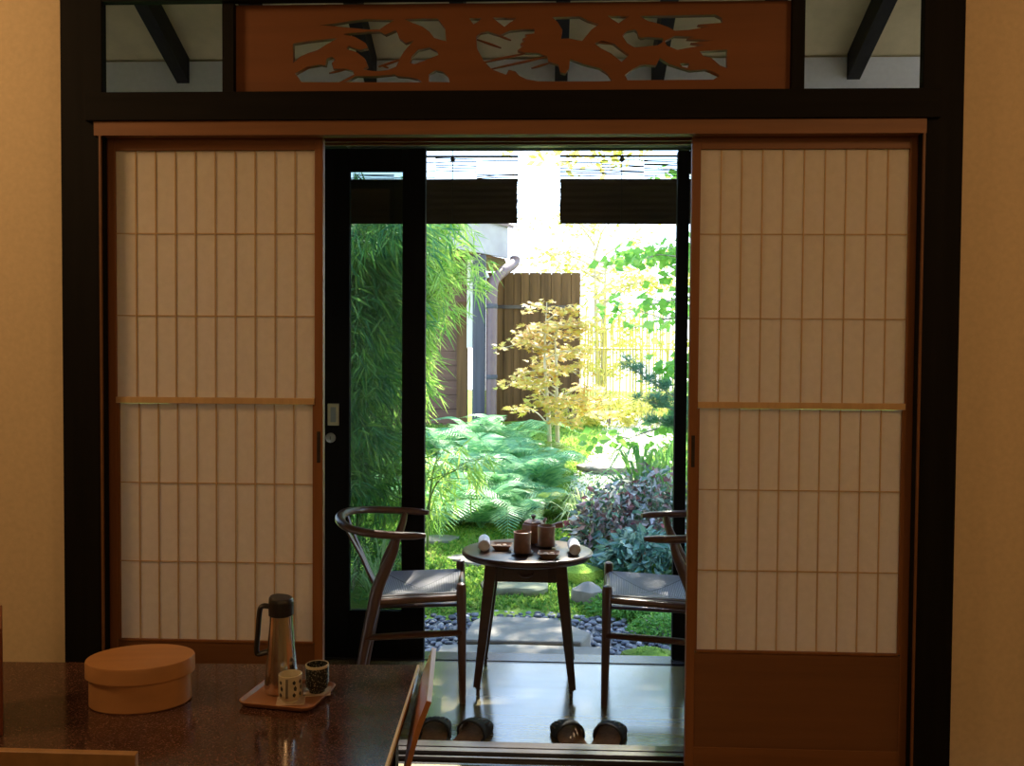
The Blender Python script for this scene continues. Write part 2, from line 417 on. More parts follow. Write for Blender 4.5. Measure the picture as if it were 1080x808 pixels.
# ------------------------------------------------------------------ carved transom panel
def tw(px, py): return (-.887 + (px - 250) * .002677, 2.048 - .0000189 * (px - 250) - (py - 50) * .002646)
def za(l): return [(300 + x / 5.684, 10 + y / 5.684) for x, y in l]
def zb(l): return [(485 + x / 7.2, 5 + y / 7.2) for x, y in l]
def zc(l): return [(630 + x / 7.2, 5 + y / 7.2) for x, y in l]
holes = [
 za([(65, 212), (150, 198), (240, 188), (335, 180), (270, 215), (215, 250), (160, 268), (110, 290), (65, 330)]),
 za([(225, 100), (310, 92), (395, 78), (500, 65), (680, 70), (630, 98), (590, 126), (520, 128), (430, 118), (330, 108)]),
 za([(310, 162), (420, 148), (520, 140), (590, 138), (625, 158), (690, 130), (708, 180), (745, 208), (800, 192), (760, 232), (735, 262), (712, 305), (690, 350), (640, 370), (565, 378), (490, 368), (518, 345), (500, 300), (450, 262), (390, 245), (400, 225), (470, 250), (520, 238), (505, 208), (440, 170), (360, 154)]),
 za([(735, 64), (940, 62), (985, 120), (992, 198), (920, 178), (890, 140), (850, 110), (790, 88)]),
 za([(772, 328), (784, 288), (820, 250), (890, 234), (935, 255), (945, 280), (900, 298), (850, 318), (800, 334)]),
 za([(885, 440), (888, 395), (930, 372), (970, 380), (1002, 405), (1014, 444)]),
 za([(375, 444), (450, 406), (560, 408), (680, 396), (700, 408), (760, 412), (820, 424), (850, 444)]),
 za([(78, 392), (150, 352), (230, 338), (262, 344), (270, 302), (300, 290), (322, 305), (300, 330), (310, 366), (380, 362), (430, 376), (436, 398), (345, 444), (115, 444)]),
 zb([(95, 112), (195, 112), (165, 138), (130, 158)]),
 zb([(272, 108), (460, 110), (400, 150), (365, 178), (315, 140)]),
 zb([(150, 252), (185, 222), (240, 212), (300, 232), (330, 240), (400, 208), (500, 196), (592, 195), (590, 228), (520, 236), (540, 252), (500, 268), (525, 285), (485, 305), (510, 320), (465, 355), (520, 372), (620, 375), (690, 402), (700, 440), (775, 462), (790, 520), (825, 532), (855, 490), (862, 420), (960, 458), (1080, 488), (1145, 530), (1185, 585), (1080, 590), (620, 590), (540, 575), (480, 548), (450, 514), (400, 502), (380, 540), (270, 498), (205, 430), (158, 340)]),
 zb([(722, 105), (930, 100), (990, 130), (1078, 158), (1020, 200), (950, 285), (850, 265), (792, 268), (802, 200), (765, 140)]),
 zc([(92, 95), (262, 98), (215, 125), (180, 152)]),
 zc([(335, 98), (430, 95), (550, 95), (900, 88), (945, 110), (958, 148), (770, 162), (850, 180), (700, 202), (600, 208), (550, 180), (470, 152), (400, 135)]),
 zc([(208, 245), (240, 212), (300, 200), (322, 215), (330, 248), (350, 262), (390, 255), (510, 262), (518, 290), (470, 318), (390, 325), (300, 333), (245, 300)]),
 zc([(525, 285), (600, 247), (745, 252), (690, 268), (900, 280), (720, 298), (820, 318), (690, 338), (620, 352), (540, 318)]),
 zc([(0, 302), (60, 282), (140, 302), (190, 340), (262, 390), (205, 442), (125, 378), (50, 340)]),
 zc([(785, 362), (990, 350), (993, 488), (940, 468), (870, 408), (815, 398)]),
 zc([(232, 540), (290, 495), (345, 468), (380, 462), (462, 470), (490, 412), (560, 458), (650, 488), (720, 508), (830, 498), (900, 520), (938, 545), (890, 575), (250, 580)]),
 zc([(640, 455), (710, 452), (700, 488), (660, 478)]),
]
tp = thing('transom_panel', 'orange-brown carved wooden transom panel with pine branches and a bird cut through it', 'transom', (0, 2.43, 1.906))
cu = bpy.data.curves.new('panel_outline', 'CURVE'); cu.dimensions = '2D'; cu.fill_mode = 'BOTH'; cu.extrude = .009
def add_spline(pts):
    sp_ = cu.splines.new('POLY'); sp_.points.add(len(pts) - 1)
    for q, p in zip(sp_.points, pts): q.co = (p[0], p[1], 0, 1)
    sp_.use_cyclic_u = True
add_spline([(-.886, .0), (.672, .0), (.672, .2565), (-.886, .2565)])
for h in holes:
    add_spline([(x, z - 1.906) for x, z in (tw(*p) for p in h)])
tmp = bpy.data.objects.new('panel_tmp', cu); col.objects.link(tmp)
dg = bpy.context.evaluated_depsgraph_get()
me = bpy.data.meshes.new_from_object(tmp.evaluated_get(dg))
bpy.data.objects.remove(tmp)
me.transform(Matrix.Rotation(R(90), 4, 'X')); me.materials.clear(); me.materials.append(M['ranma'])
po = bpy.data.objects.new('carved_board', me); col.objects.link(po); po.parent = tp
# twigs and feather lines left standing inside the openings
mb = MB()
def twig(a, b, w=.0035, bow=0.):
    (xa, z_a), (xb, z_b) = tw(*a), tw(*b)
    p0 = Vector((xa, 0, z_a - 1.906)); p1 = Vector((xb, 0, z_b - 1.906))
    mid = (p0 + p1) / 2 + Vector((0, 0, bow))
    mb.tube(catmull([p0, mid, p1], 5), [w * (.6 + .4 * math.sin(i / 10 * math.pi)) for i in range(11)], 6)
for a, b, zz in (((205, 440), (520, 372), zb), ((265, 490), (690, 396), zb), ((570, 485), (700, 445), zb), ((155, 265), (340, 330), zb), ((300, 228), (415, 272), zb), ((150, 235), (240, 200), zb)):
    twig(*zz([a, b]))
for a, b in (((580, 345), (720, 300)), ((600, 335), (640, 352)), ((280, 385), (400, 355)), ((80, 385), (190, 335)), ((745, 205), (820, 175)), ((400, 130), (600, 130))):
    twig(*za([a, b]))
for a, b in (((215, 520), (350, 460)), ((640, 478), (760, 500)), ((830, 490), (940, 545)), ((205, 215), (320, 180)), ((0, 285), (140, 300))):
    twig(*zc([a, b]))
bm = bmesh.new(); bm.from_mesh(me)
bv = [bm.verts.new(v) for v in mb.v]
for f_ in mb.f: bm.faces.new([bv[q] for q in f_])
bm.to_mesh(me); bm.free()

# ------------------------------------------------------------------ shoji screens
def shoji(xL, xR, label, handle_side):
    t = thing('shoji_screen', label, 'sliding screen', ((xL + xR) / 2, 2.432, .002))
    hw = (xR - xL) / 2
    zt = 1.79 - .002; z1 = 1.752; zm = 1.036; zb_ = .336
    f = .012
    def stile(a, b): MB().box(a, b, -f, f, 0, zt).build('stile', M['cedar_z'], t, bevel=.0015)
    sw = .024
    stile(-hw, -hw + sw); stile(hw - sw, hw)
    MB().box(-hw + sw, hw - sw, -f, f, z1, zt).build('top_rail', M['cedar_x'], t, bevel=.001)
    MB().box(-hw + sw, hw - sw, -f + .002, f, 0.06, zb_ - .004).build('hip_board', M['cedar_board'], t)
    MB().box(-hw + sw, hw - sw, -f, f, 0, .06).build('bottom_rail', M['cedar_x'], t, bevel=.001)
    a = -hw + sw; b = hw - sw
    # upper sash, rises in front of the lower field
    us = MB().box(a, b, -.0150, -.005, zm - .009, zm + .009)
    us.build('meeting_rail', M['lattice'], t, bevel=.001)
    lw = .0016
    zt_u, zb_u = z1, zm + .008
    mb = MB()
    for k in range(1, 10):
        x = a + (b - a) * k / 10; mb.box(x - lw, x + lw, -.0075, -.004, zb_u, zt_u)
    for k in (1, 2):
        z = zb_u + (zt_u - zb_u) * k / 3; mb.box(a, b, -.0072, -.0045, z - lw, z + lw)
    mb.build('upper_lattice', M['lattice'], t)
    mb = MB(); zt_l, zb_l = zm - .010, zb_
    a2, b2 = a + .006, b - .006
    for k in range(1, 10):
        x = a2 + (b2 - a2) * k / 10; mb.box(x - lw, x + lw, -.0045, -.001, zb_l, zt_l)
    for k in (1, 2):
        z = zb_l + (zt_l - zb_l) * k / 3; mb.box(a2, b2, -.0042, -.0015, z - lw, z + lw)
    mb.build('lower_lattice', M['lattice'], t)
    MB().box(a, a2, -.010, .006, zb_l, zt_l).box(b2, b, -.010, .006, zb_l, zt_l).box(a2, b2, -.010, .006, zb_l - .006, zb_l + .002).build('inner_frame', M['cedar_z'], t)
    MB().box(a, b, -.0042, -.0036, zb_u - .004, zt_u).build('upper_paper', M['paper'], t)
    MB().box(a2, b2, -.0009, -.0004, zb_l, zt_l).build('lower_paper', M['paper'], t)
    xh = handle_side * (hw - .012)
    MB().box(xh - .005, xh + .005, -.0135, -.010, .86, .95).build('finger_pull', M['sill'], t, bevel=.001)
    return t
shoji(-1.2635, -.6365, 'left paper shoji screen beside the dining table and steel carafe', 1)
shoji(.4065, 1.0290, 'right paper shoji screen with its wooden hip board in full view', -1)

# ------------------------------------------------------------------ garden doors
def glass_door(name, label, x0, x1, gx0, gx1, y, glass, lock=False):
    t = thing(name, label, 'door', ((x0 + x1) / 2, y, ZV), 0, None, 'structure')
    c = (x0 + x1) / 2; f = .018; H = 2.225
    z0, z1 = .205, 2.13
    MB().box(x0 - c, gx0 - c, -f, f, 0, H).build('stile', M['black_wood'], t, bevel=.002)
    MB().box(gx1 - c, x1 - c, -f, f, 0, H).build('stile', M['black_wood'], t, bevel=.002)
    MB().box(gx0 - c, gx1 - c, -f, f, 0, z0).build('bottom_rail', M['black_wood_x'], t, bevel=.002)
    MB().box(gx0 - c, gx1 - c, -f, f, z1, H).build('top_rail', M['black_wood_x'], t, bevel=.002)
    MB().box(gx0 - c - .002, gx1 - c + .002, -.003, .003, z0 - .002, z1 + .002).build('glass_pane', glass, t)
    if lock:
        hx = -.925 - c
        p = MB().box(hx - .025, hx + .025, -f - .004, -f + .004, 1.022, 1.118).build('handle_plate', M['brass'], t, bevel=.002)
        MB().box(hx - .012, hx + .012, -f - .0055, -f - .003, 1.037, 1.103).build('finger_recess', M['gunmetal'], p)
        mb = MB().lathe([(.001, 0), (.022, 0), (.022, .005), (.016, .008), (.001, .008)], 24)
        mb.v = [(hx - .012 + v[0], -f - v[2] + .001, .968 + v[1]) for v in mb.v]
        k = mb.build('lock_cylinder', M['gunmetal'], t, True)
        MB().box(hx - .0135, hx - .0105, -f - .0085, -f - .005, .961, .975).build('keyhole', M['black_plastic'], k)
    return t
glass_door('door_1', 'black framed garden door with narrow tinted pane and keyed lock at left', -1.02, -.524, -.856, -.624, 3.715, M['glass'], True)
glass_door('door_2', 'black framed garden door behind the right shoji screen, its edge showing', .567, 1.62, .618, 1.54, 3.762, M['glass_clear'])
glass_door('door_3', 'black framed garden door hidden behind the left shoji screen', -2.06, -.98, -1.98, -1.06, 3.765, M['glass_clear'])
struct('trim_12', MB().box(-3.1, 2.9, 3.69, 3.80, 2.083, 2.112), M['black_wood_x'], 'black head frame over the garden doors', 'frame')
struct('trim_13', MB().box(-.86, .72, 3.655, 3.69, 2.07, 2.09), M['gunmetal'], 'grey metal track along the top of the garden doors', 'track')
struct('trim_14', MB().box(-3.1, -2.06, 3.70, 3.79, ZV, 2.083), M['plaster_white'], 'plain wall at the hidden left end of the veranda', 'wall')
struct('trim_15', MB().box(1.62, 2.9, 3.70, 3.79, ZV, 2.083), M['plaster_white'], 'plain wall at the hidden right end of the veranda', 'wall')

# ------------------------------------------------------------------ bamboo blinds under the eave
def blind(x0, x1, label, cords, seed):
    rr = random.Random(seed); y = 4.06
    t = thing('bamboo_blind', label, 'blind', ((x0 + x1) / 2, y, 1.80))
    c = (x0 + x1) / 2; hw = (x1 - x0) / 2
    MB().tube([(-hw, 0, .322), (hw, 0, .320)], .0055, 8).build('head_rail', M['blind'], t, True)
    mb = MB()
    for k in range(12):                                    # thinned slats with light between them
        z = .31 - k * .0082
        for seg in range(5):
            xa = -hw + 2 * hw * seg / 5; xb = xa + 2 * hw / 5
            if rr.random() < .50:
                s_ = rr.uniform(-.004, .004)
                mb.tube([(xa, rr.uniform(-.004, .004), z + s_), ((xa + xb) / 2, 0, z + rr.uniform(-.004, .004)), (xb, rr.uniform(-.004, .004), z - s_)], .0026, 5)
    mb.build('open_slats', M['blind'], t)
    mb = MB()
    for k in range(48):                                    # folded-up dense part
        z = .006 + k * .0044
        sag = .004 * math.sin(k * .9)
        mb.tube([(-hw + rr.uniform(0, .006), .0 + sag * .3, z), (0, sag * .3, z - .0015), (hw - rr.uniform(0, .006), sag * .3, z + .001)], .0027, 5)
    mb.build('folded_slats', M['blind'], t)
    for cx in cords:
        mb = MB().tube([(cx - c, -.006, .40), (cx - c, -.006, .005)], .0022, 6)
        mb.lathe([(.001, .290), (.010, .296), (.012, .305), (.006, .318), (.001, .32)], 8, (cx - c, -.008))
        mb.build('hanging_cord', M['cord'], t, True)
    return t
blind(-1.12, -.135, 'dark bamboo blind pulled half up outside, left of the bright gap', (-.95, -.445), 3)
blind(.06, 1.05, 'dark bamboo blind pulled half up outside, right of the bright gap', (.352, .85), 5)
struct('trim_16', MB().box(-3.1, 2.9, 4.03, 4.09, 2.195, 2.27), M['black_wood_x'], 'dark eave purlin that carries the bamboo blinds', 'beam')

# ------------------------------------------------------------------ low dining table and what stands on it
TZ = .34; TR = R(2)
tb = thing('low_table', 'low dark speckled lacquer dining table in the lower left corner', 'table', (-.92, 1.905, 0), TR)
MB().box(-.62, .598, -.345, .335, TZ - .035, TZ).build('tabletop', M['lacquer'], tb, bevel=.003)
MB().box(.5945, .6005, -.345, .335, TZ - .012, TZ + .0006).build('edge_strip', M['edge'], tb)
for sx in (-.54, .52):
    for sy in (-.27, .27):
        MB().box(sx - .03, sx + .03, sy - .03, sy + .03, 0, TZ - .035).build('leg', M['black_wood'], tb, bevel=.003)
MB().box(-.51, .49, -.25, .25, TZ - .085, TZ - .036).build('apron', M['black_wood_x'], tb)

# oval bentwood box
bx = thing('bentwood_box', 'oval lidded bentwood box of pale cedar at the left of the low table', 'box', (-.961, 1.985, TZ), R(8))
def oval(a, b, n=64): return [(a * math.cos(2 * math.pi * k / n), b * math.sin(2 * math.pi * k / n)) for k in range(n)]
mb = MB(); n = 64
rings = []
for (s, z) in ((.97, .0), (1., .003), (1., .085)):
    rings.append([(x * s, y * s, z) for x, y in oval(.116, .084)])
mb.loft(rings); mb.build('box_body', M['bentwood'], bx, True)
mb = MB(); rings = []
for (s, z) in ((.94, .070), (1., .070), (1.0, .103), (.985, .107), (.90, .108)):
    rings.append([(x * s, y * s, z) for x, y in oval(.124, .091)])
mb.loft(rings); lid = mb.build('box_lid', M['bentwood'], bx, True)

# tray
tx, ty = -.615, 2.022
tr = thing('serving_tray', 'small reddish wooden tray under the steel carafe and two cups', 'tray', (tx, ty, TZ), R(-9))
def rrect(a, b, r, n=6):
    p = []
    for cx, cy, g in ((a - r, b - r, 0), (-a + r, b - r, 90), (-a + r, -b + r, 180), (a - r, -b + r, 270)):
        for k in range(n + 1):
            q = R(g + 90 * k / n); p.append((cx + r * math.cos(q), cy + r * math.sin(q)))
    return p
mb = MB(); ringd = [(.086, .074, .002), (.0905, .0785, .005), (.095, .083, .014), (.092, .080, .0145), (.086, .074, .008), (.05, .05, .0075)]
mb.loft([[(x, y, z) for x, y in rrect(a, b, .025)] for a, b, z in [(.08, .068, 0)] + ringd])
mb.build('tray_body', M['tray'], tr, True)

def loc_on_tray(px, py): return (px, py, TZ + .0085)
# carafe
ca = thing('vacuum_carafe', 'brushed steel vacuum carafe with black lid and handle on the tray', 'carafe', loc_on_tray(-.640, 2.045), R(0))
MB().lathe([(.036, 0), (.0395, .003), (.040, .012), (.0375, .055), (.032, .12), (.0285, .165), (.0272, .187)], 40).build('steel_body', M['steel'], ca, True)
mb = MB(); n = 40; rings = []
for r_, z, tilt in ((.0272, .186, 0), (.0298, .188, 0), (.030, .217, 0), (.0292, .227, .10), (.026, .231, .12)):
    rings.append([(r_ * math.cos(2 * math.pi * k / n), r_ * math.sin(2 * math.pi * k / n), z - tilt * r_ * math.cos(2 * math.pi * k / n)) for k in range(n)])
mb.loft(rings); mb.build('lid', M['black_plastic'], ca, True)
MB().tube(catmull([(-.026, 0, .207), (-.045, -.002, .208), (-.052, -.003, .196), (-.056, -.003, .150), (-.060, -.003, .100), (-.054, -.002, .090), (-.034, 0, .095)], 6), .0062, 10, (1.5, 1)).build('handle', M['black_plastic'], ca, True)

def join_into(o, mb, mat):
    me = o.data; me.materials.append(mat); k = len(me.materials) - 1
    bm = bmesh.new(); bm.from_mesh(me); bv = [bm.verts.new(v) for v in mb.v]
    for f_ in mb.f:
        q = bm.faces.new([bv[i] for i in f_]); q.material_index = k
    bm.to_mesh(me); bm.free()

def tea_cup(name, label, loc, mat, r=.0275, h=.064, group=None):
    t = thing(name, label, 'cup', loc, 0, group)
    MB().lathe([(.001, .0), (r * .68, .0), (r * .70, .005), (r * .9, .010), (r, .022), (r, h), (r - .002, h + .001), (r - .003, h - .002), (r - .0035, .02), (r * .6, .012), (.001, .011)], 32, cap0=False, cap1=False).build('cup_body', mat, t, True)
    return t
for (px, py, rz) in ((-.597, 1.982, 12), (-.550, 2.040, 12)):
    first = px < -.58
    c = MB().box(-.033, .033, -.028, .028, 0, .0025).build('coaster', M['coaster'], None, bevel=.0008)
    c.location = loc_on_tray(px, py); c.rotation_euler.z = R(rz)
    tag(c, 'brown square coaster under the ' + ('cream tea cup' if first else 'dark speckled tea cup'), 'coaster', 'coasters on the tray')
cc = tea_cup('tea_cup', 'cream tea cup with dark leaf marks at the front of the tray', (-.598, 1.980, TZ + .011), M['cup_cream'])
mb = MB()
for g in (200, 235, 305, 340, 20, 160):                   # painted leaves hugging the glaze
    for z, l in ((.050, .006), (.036, .0075), (.021, .006)):
        for k in range(1):
            q = R(g + (6 if z == .036 else 0)); rr_ = .0279
            mb.add([(rr_ * math.cos(q + dg_), rr_ * math.sin(q + dg_), z + dz) for dg_, dz in ((0, l), (.16, .001), (.08, -l * .8), (-.10, -l * .5), (-.14, l * .3))], [(0, 1, 2, 3, 4)])
for g in (266, 270, 274):
    q = R(g); mb.tube([(.0277 * math.cos(q), .0277 * math.sin(q), .015), (.0277 * math.cos(q), .0277 * math.sin(q), .06)], .0005, 5)
join_into(cc.children[0], mb, M['leafmark'])
dc = tea_cup('tea_cup', 'dark speckled tea cup behind the cream one on the tray', (-.550, 2.040, TZ + .011), M['cup_dark'], .0278, .066)
MB().lathe([(.0278, .061), (.0282, .064), (.0275, .0672), (.0255, .0672), (.0250, .06)], 32, cap0=False, cap1=False).build('rim', M['cup_cream'], dc, True)

# board standing at the left frame edge
wb = MB().box(-.012, .012, -.10, .10, 0, .235).build('wooden_board', M['redwood'], None, bevel=.002)
wb.location = (-1.232, 1.86, TZ + .0005); wb.rotation_euler.z = R(33)
tag(wb, 'upright reddish wooden board standing on the table at the far left edge', 'board')

# legless chairs round the low table
def zaisu(name, label, loc, rz, w, matb, top, lean):
    t = thing(name, label, 'chair', loc, rz)             # front = -X, back at +X
    th = .012
    rings = []
    prof = [(.0, .02), (.03, .035), (.045, .10), (.06, .22), (lean * .75, top * .8), (lean, top)]
    cv = catmull([(x, 0, z) for x, z in prof], 5)
    lo = []; up = []
    for i, p in enumerate(cv):
        a = cv[max(0, i - 1)]; b = cv[min(len(cv) - 1, i + 1)]; d = (b - a).normalized(); nn = Vector((d.z, 0, -d.x))
        fw = w / 2 * (.80 + .20 * i / (len(cv) - 1))
        rings.append([p + nn * th / 2 + Vector((0, -fw, 0)), p + nn * th / 2 + Vector((0, fw, 0)), p - nn * th / 2 + Vector((0, fw, 0)), p - nn * th / 2 + Vector((0, -fw, 0))])
    mb = MB().loft(rings); mb.build('backrest', matb, t, bevel=.0015)
    MB().box(-.30, .03, -w * .42, w * .42, .0, .02).build('seat', matb, t, bevel=.004)
    q = MB().loft([[(x * s, y * s, z) for x, y in rrect(.13, w * .40, .05)] for s, z in ((.96, .0205), (1, .03), (1, .045), (.9, .055))])
    q.v = [(v[0] - .155, v[1], v[2]) for v in q.v]
    q.build('cushion', M['insole'], t, True)
    return t
zaisu('legless_chair', 'orange-brown legless floor chair at the right end of the low table, back edge catching light', (-.380, 2.005, 0), R(5.5), .35, M['zaisu'], .412, .115)
zaisu('legless_chair', 'pale brown legless floor chair at the near side of the low table', (-.925, 1.48, 0), R(-90), .46, M['zaisu_pale'], .484, .06)

# ------------------------------------------------------------------ wishbone chairs on the veranda
def wishbone(label, loc, rz):
    t = thing('wishbone_chair', label, 'chair', loc, rz, None)
    W = M['chair_wood']
    for s in (-1, 1):
        MB().tube([(.205, s * .195, 0), (.202, s * .193, .15), (.198, s * .19, .40), (.197, s * .19, .445), (.197, s * .19, .458), (.197, s * .19, .463)],
                  [.0125, .0155, .0190, .0195, .0165, .008], 14).build('front_leg', W, t, True)
        MB().tube(catmull([(-.205, s * .215, 0), (-.172, s * .208, .20), (-.138, s * .205, .36), (-.118, s * .212, .45), (-.085, s * .228, .53), (-.055, s * .243, .60), (-.042, s * .248, .655)], 5),
                  lerp_list([.0135, .0185, .0235, .0245, .0215, .0165, .0125], 31), 14).build('rear_leg', W, t, True)
        MB().tube([(-.162, s * .207, .262), (.02, s * .20, .268), (.20, s * .193, .272)], [.019, .022, .019], 12, (.5, 1.3), Vector((0, 1, 0))).build('side_stretcher', W, t, True)
        MB().tube([(-.135, s * .195, .391), (.197, s * .19, .406)], .0125, 12).build('seat_rail', W, t, True)
    MB().tube([(.198, -.19, .408), (.198, .19, .408)], .0125, 12).build('front_rail', W, t, True)
    MB().tube([(-.138, -.20, .388), (-.138, .20, .388)], .0125, 12).build('back_rail', W, t, True)
    MB().tube([(.202, -.19, .345), (.202, .19, .345)], .010, 10).build('front_stretcher', W, t, True)
    MB().tube([(-.165, -.205, .24), (-.165, .205, .24)], .010, 10).build('back_stretcher', W, t, True)
    bow = catmull([(.060, -.238, .655), (.02, -.25, .657), (-.06, -.258, .661), (-.15, -.245, .668), (-.225, -.195, .676), (-.268, -.11, .684), (-.282, 0, .688),
                   (-.268, .11, .684), (-.225, .195, .676), (-.15, .245, .668), (-.06, .258, .661), (.02, .25, .657), (.060, .238, .655)], 6)
    MB().tube(bow, lerp_list([.010, .0155, .0165, .0165, .0165, .0175, .0180, .0175, .0165, .0165, .0165, .0155, .010], len(bow)), 14, (1.15, .9)).build('arm_bow', W, t, True)
    # Y-shaped splat
    mb = MB()
    for s in (-1, 1):
        mb.tube(catmull([(-.142, s * .012, .405), (-.175, s * .014, .47), (-.20, s * .018, .53), (-.238, s * .045, .61), (-.268, s * .075, .680)], 5), lerp_list([.014, .014, .013, .011, .010], 21), 10, (.6, 1.2), Vector((0, 1, 0)))
    mb.build('back_splat', W, t, True)
    # woven seat, four sloping triangles wrapped over the rails
    N = 20; vs = []; fs = []
    def P(u, v):
        x = -.150 + .362 * u; hw = (.198 + .004 * u) + 0; y = (2 * v - 1) * hw
        d = max(abs(2 * u - 1), abs(2 * v - 1))
        ex = abs(2 * u - 1); ey = abs(2 * v - 1)
        z = .408 + .010 * u + .022 * (d ** 1.5) - .020
        z += .012 * ey ** 2
        k = max(0, d - .93) / .07
        return (x, y, z - .024 * k ** 2)
    for i in range(N + 1):
        for j in range(N + 1): vs.append(P(i / N, j / N))
    for i in range(N):
        for j in range(N): a = i * (N + 1) + j; fs.append((a, a + 1, a + N + 2, a + N + 1))
    nb = len(vs)
    vs += [(v[0] * .985, v[1] * .985, .384 + .012 * (v[0] + .15) / .36) for v in vs]
    fs += [tuple(reversed([q + nb for q in f])) for f in fs]
    edge = [j for j in range(N + 1)] + [i * (N + 1) + N for i in range(1, N + 1)] + [N * (N + 1) + j for j in range(N - 1, -1, -1)] + [i * (N + 1) for i in range(N - 1, 0, -1)]
    for a, b in zip(edge, edge[1:] + edge[:1]): fs.append((a, a + nb, b + nb, b))
    MB().add(vs, fs).build('woven_seat', M['cordseat'], t, True)
    return t
w1 = wishbone('dark wishbone armchair with grey cord seat, left of the round table and facing right', (-.530, 3.395, ZV), R(6))
w2 = copy_tree(w1); w2.location = (.455, 3.40, ZV); w2.rotation_euler.z = R(180 - 5)
w2['label'] = 'dark wishbone armchair with grey cord seat, half hidden behind the right shoji screen'

# ------------------------------------------------------------------ round table
rt = thing('round_table', 'small round dark wooden table with splayed castered legs between the two armchairs', 'table', (-.068, 3.465, ZV), R(-1))
MB().lathe([(.20, .512), (.252, .512), (.258, .516), (.258, .521), (.266, .525), (.268, .532), (.264, .538), (.258, .540), (.001, .540)], 64, sy=.83, cap1=False).build('tabletop', M['table_wood'], rt, True)
for sx in (-1, 1):
    for sy in (-1, 1):
        rings = []
        for (o, z, w) in ((.138, .511, .023), (.143, .44, .022), (.168, .20, .0175), (.187, .035, .0135)):
            ox, oy = sx * o, sy * o * .90
            rings.append([(ox - w, oy - w, z), (ox + w, oy - w, z), (ox + w, oy + w, z), (ox - w, oy + w, z)])
        lg = MB().loft(rings).build('leg', M['table_wood'], rt, bevel=.003)
        cs = MB().lathe([(.006, .030), (.006, .040)], 10, (sx * .187, sy * .168))
        yy = sy * .168; xx = sx * .187 + sx * -.006
        mb2 = MB().lathe([(.003, -.008), (.013, -.007), (.0145, 0), (.013, .007), (.003, .008)], 18)
        mb2.v = [(xx + v[2], yy - .008 + v[0], .0145 + v[1]) for v in mb2.v]
        cs.add(mb2.v, mb2.f)
        cs.add(*[(m_.v, m_.f) for m_ in [MB().box(xx - .011, xx + .011, yy - .006, yy + .006, .027, .033)]][0])
        cs.build('caster', M['clay_dark'], lg, True)
ap = MB()
ap.box(-.125, .125, -.118, -.105, .437, .511).box(-.125, .125, .105, .118, .437, .511).box(-.135, -.122, -.105, .105, .437, .511).box(.122, .135, -.105, .105, .437, .511)
ap.build('apron', M['table_wood'], rt, bevel=.001)
dr = MB().box(-.09, .09, -.122, -.1175, .447, .503).build('drawer', M['table_wood'], rt, bevel=.0015)
MB().tube(catmull([(-.028, -.122, .478), (-.022, -.132, .468), (0, -.136, .462), (.022, -.132, .468), (.028, -.122, .478)], 4), .004, 8).build('drawer_pull', M['clay_dark'], dr, True)

TT = ZV + .540
def on_table(name, label, cat, x, y, rz=0, group=None): return thing(name, label, cat, (x, y, TT), R(rz), group)
def clay_cup(label, x, y, r, h, mat, sl, cl):
    s = MB().lathe([(.001, 0), (.022, 0), (.026, .003), (.043, .009), (.045, .0115), (.042, .0115), (.028, .006), (.001, .0055)], 36, cap0=False, cap1=False).build('saucer', M['clay_dark'], None, True)
    s.location = (x, y, TT); tag(s, sl, 'saucer', 'saucers on the round table')
    t = thing('clay_cup', label, 'cup', (x, y, TT + .006), 0, 'clay cups on the round table')
    MB().lathe([(.001, 0), (r * .92, 0), (r, .004), (r * .98, h * .5), (r * 1.02, h - .003), (r * 1.03, h), (r - .001, h + .001), (r - .0045, h - .004), (r - .005, .008), (.001, .007)], 36, cap0=False, cap1=False).build('cup_body', mat, t, True)
    MB().lathe([(r - .0046, h - .022), (r - .0050, h - .0225), (.001, h - .0225)], 30, cap0=False, cap1=False).build('tea', M['cup_dark'], t, True)
    return t
clay_cup('brown clay cup at the front middle of the round table', -.086, 3.385, .0345, .084, M['clay'], 'dark saucer under the front clay cup', None)
clay_cup('brown clay cup in front of the teapot on the round table', .010, 3.515, .036, .084, M['clay'], 'dark saucer under the clay cup beside the teapot', None)

# teapot: faceted body, lid with knob, side handle, spout
tpot = on_table('teapot', 'brown faceted clay teapot with side handle at the back of the round table', 'teapot', -.045, 3.60, 20)
def hexring(r, z, n=6, a0=0): return [(r * math.cos(2 * math.pi * k / n + a0), r * math.sin(2 * math.pi * k / n + a0), z) for k in range(n)]
MB().loft([hexring(.040, 0), hexring(.050, .006), hexring(.052, .05), hexring(.049, .082), hexring(.040, .086)]).build('pot_body', M['clay'], tpot, bevel=.003)
ld = MB().loft([hexring(.043, .0855), hexring(.044, .090), hexring(.030, .097), hexring(.008, .101)]).build('pot_lid', M['clay'], tpot, bevel=.002)
MB().lathe([(.004, .100), (.006, .106), (.0105, .112), (.0105, .117), (.005, .121), (.001, .1215)], 18).build('lid_knob', M['clay_dark'], ld, True)
MB().tube(catmull([(.038, -.022, .060), (.065, -.035, .070), (.095, -.049, .080), (.112, -.056, .083)], 4), lerp_list([.010, .010, .0125, .0150], 13), 12).build('side_handle', M['clay'], tpot, True)
MB().tube(catmull([(.035, .032, .045), (.058, .048, .062), (.070, .056, .080), (.078, .062, .088)], 4), lerp_list([.016, .011, .008, .007], 13), 12).build('spout', M['clay'], tpot, True)

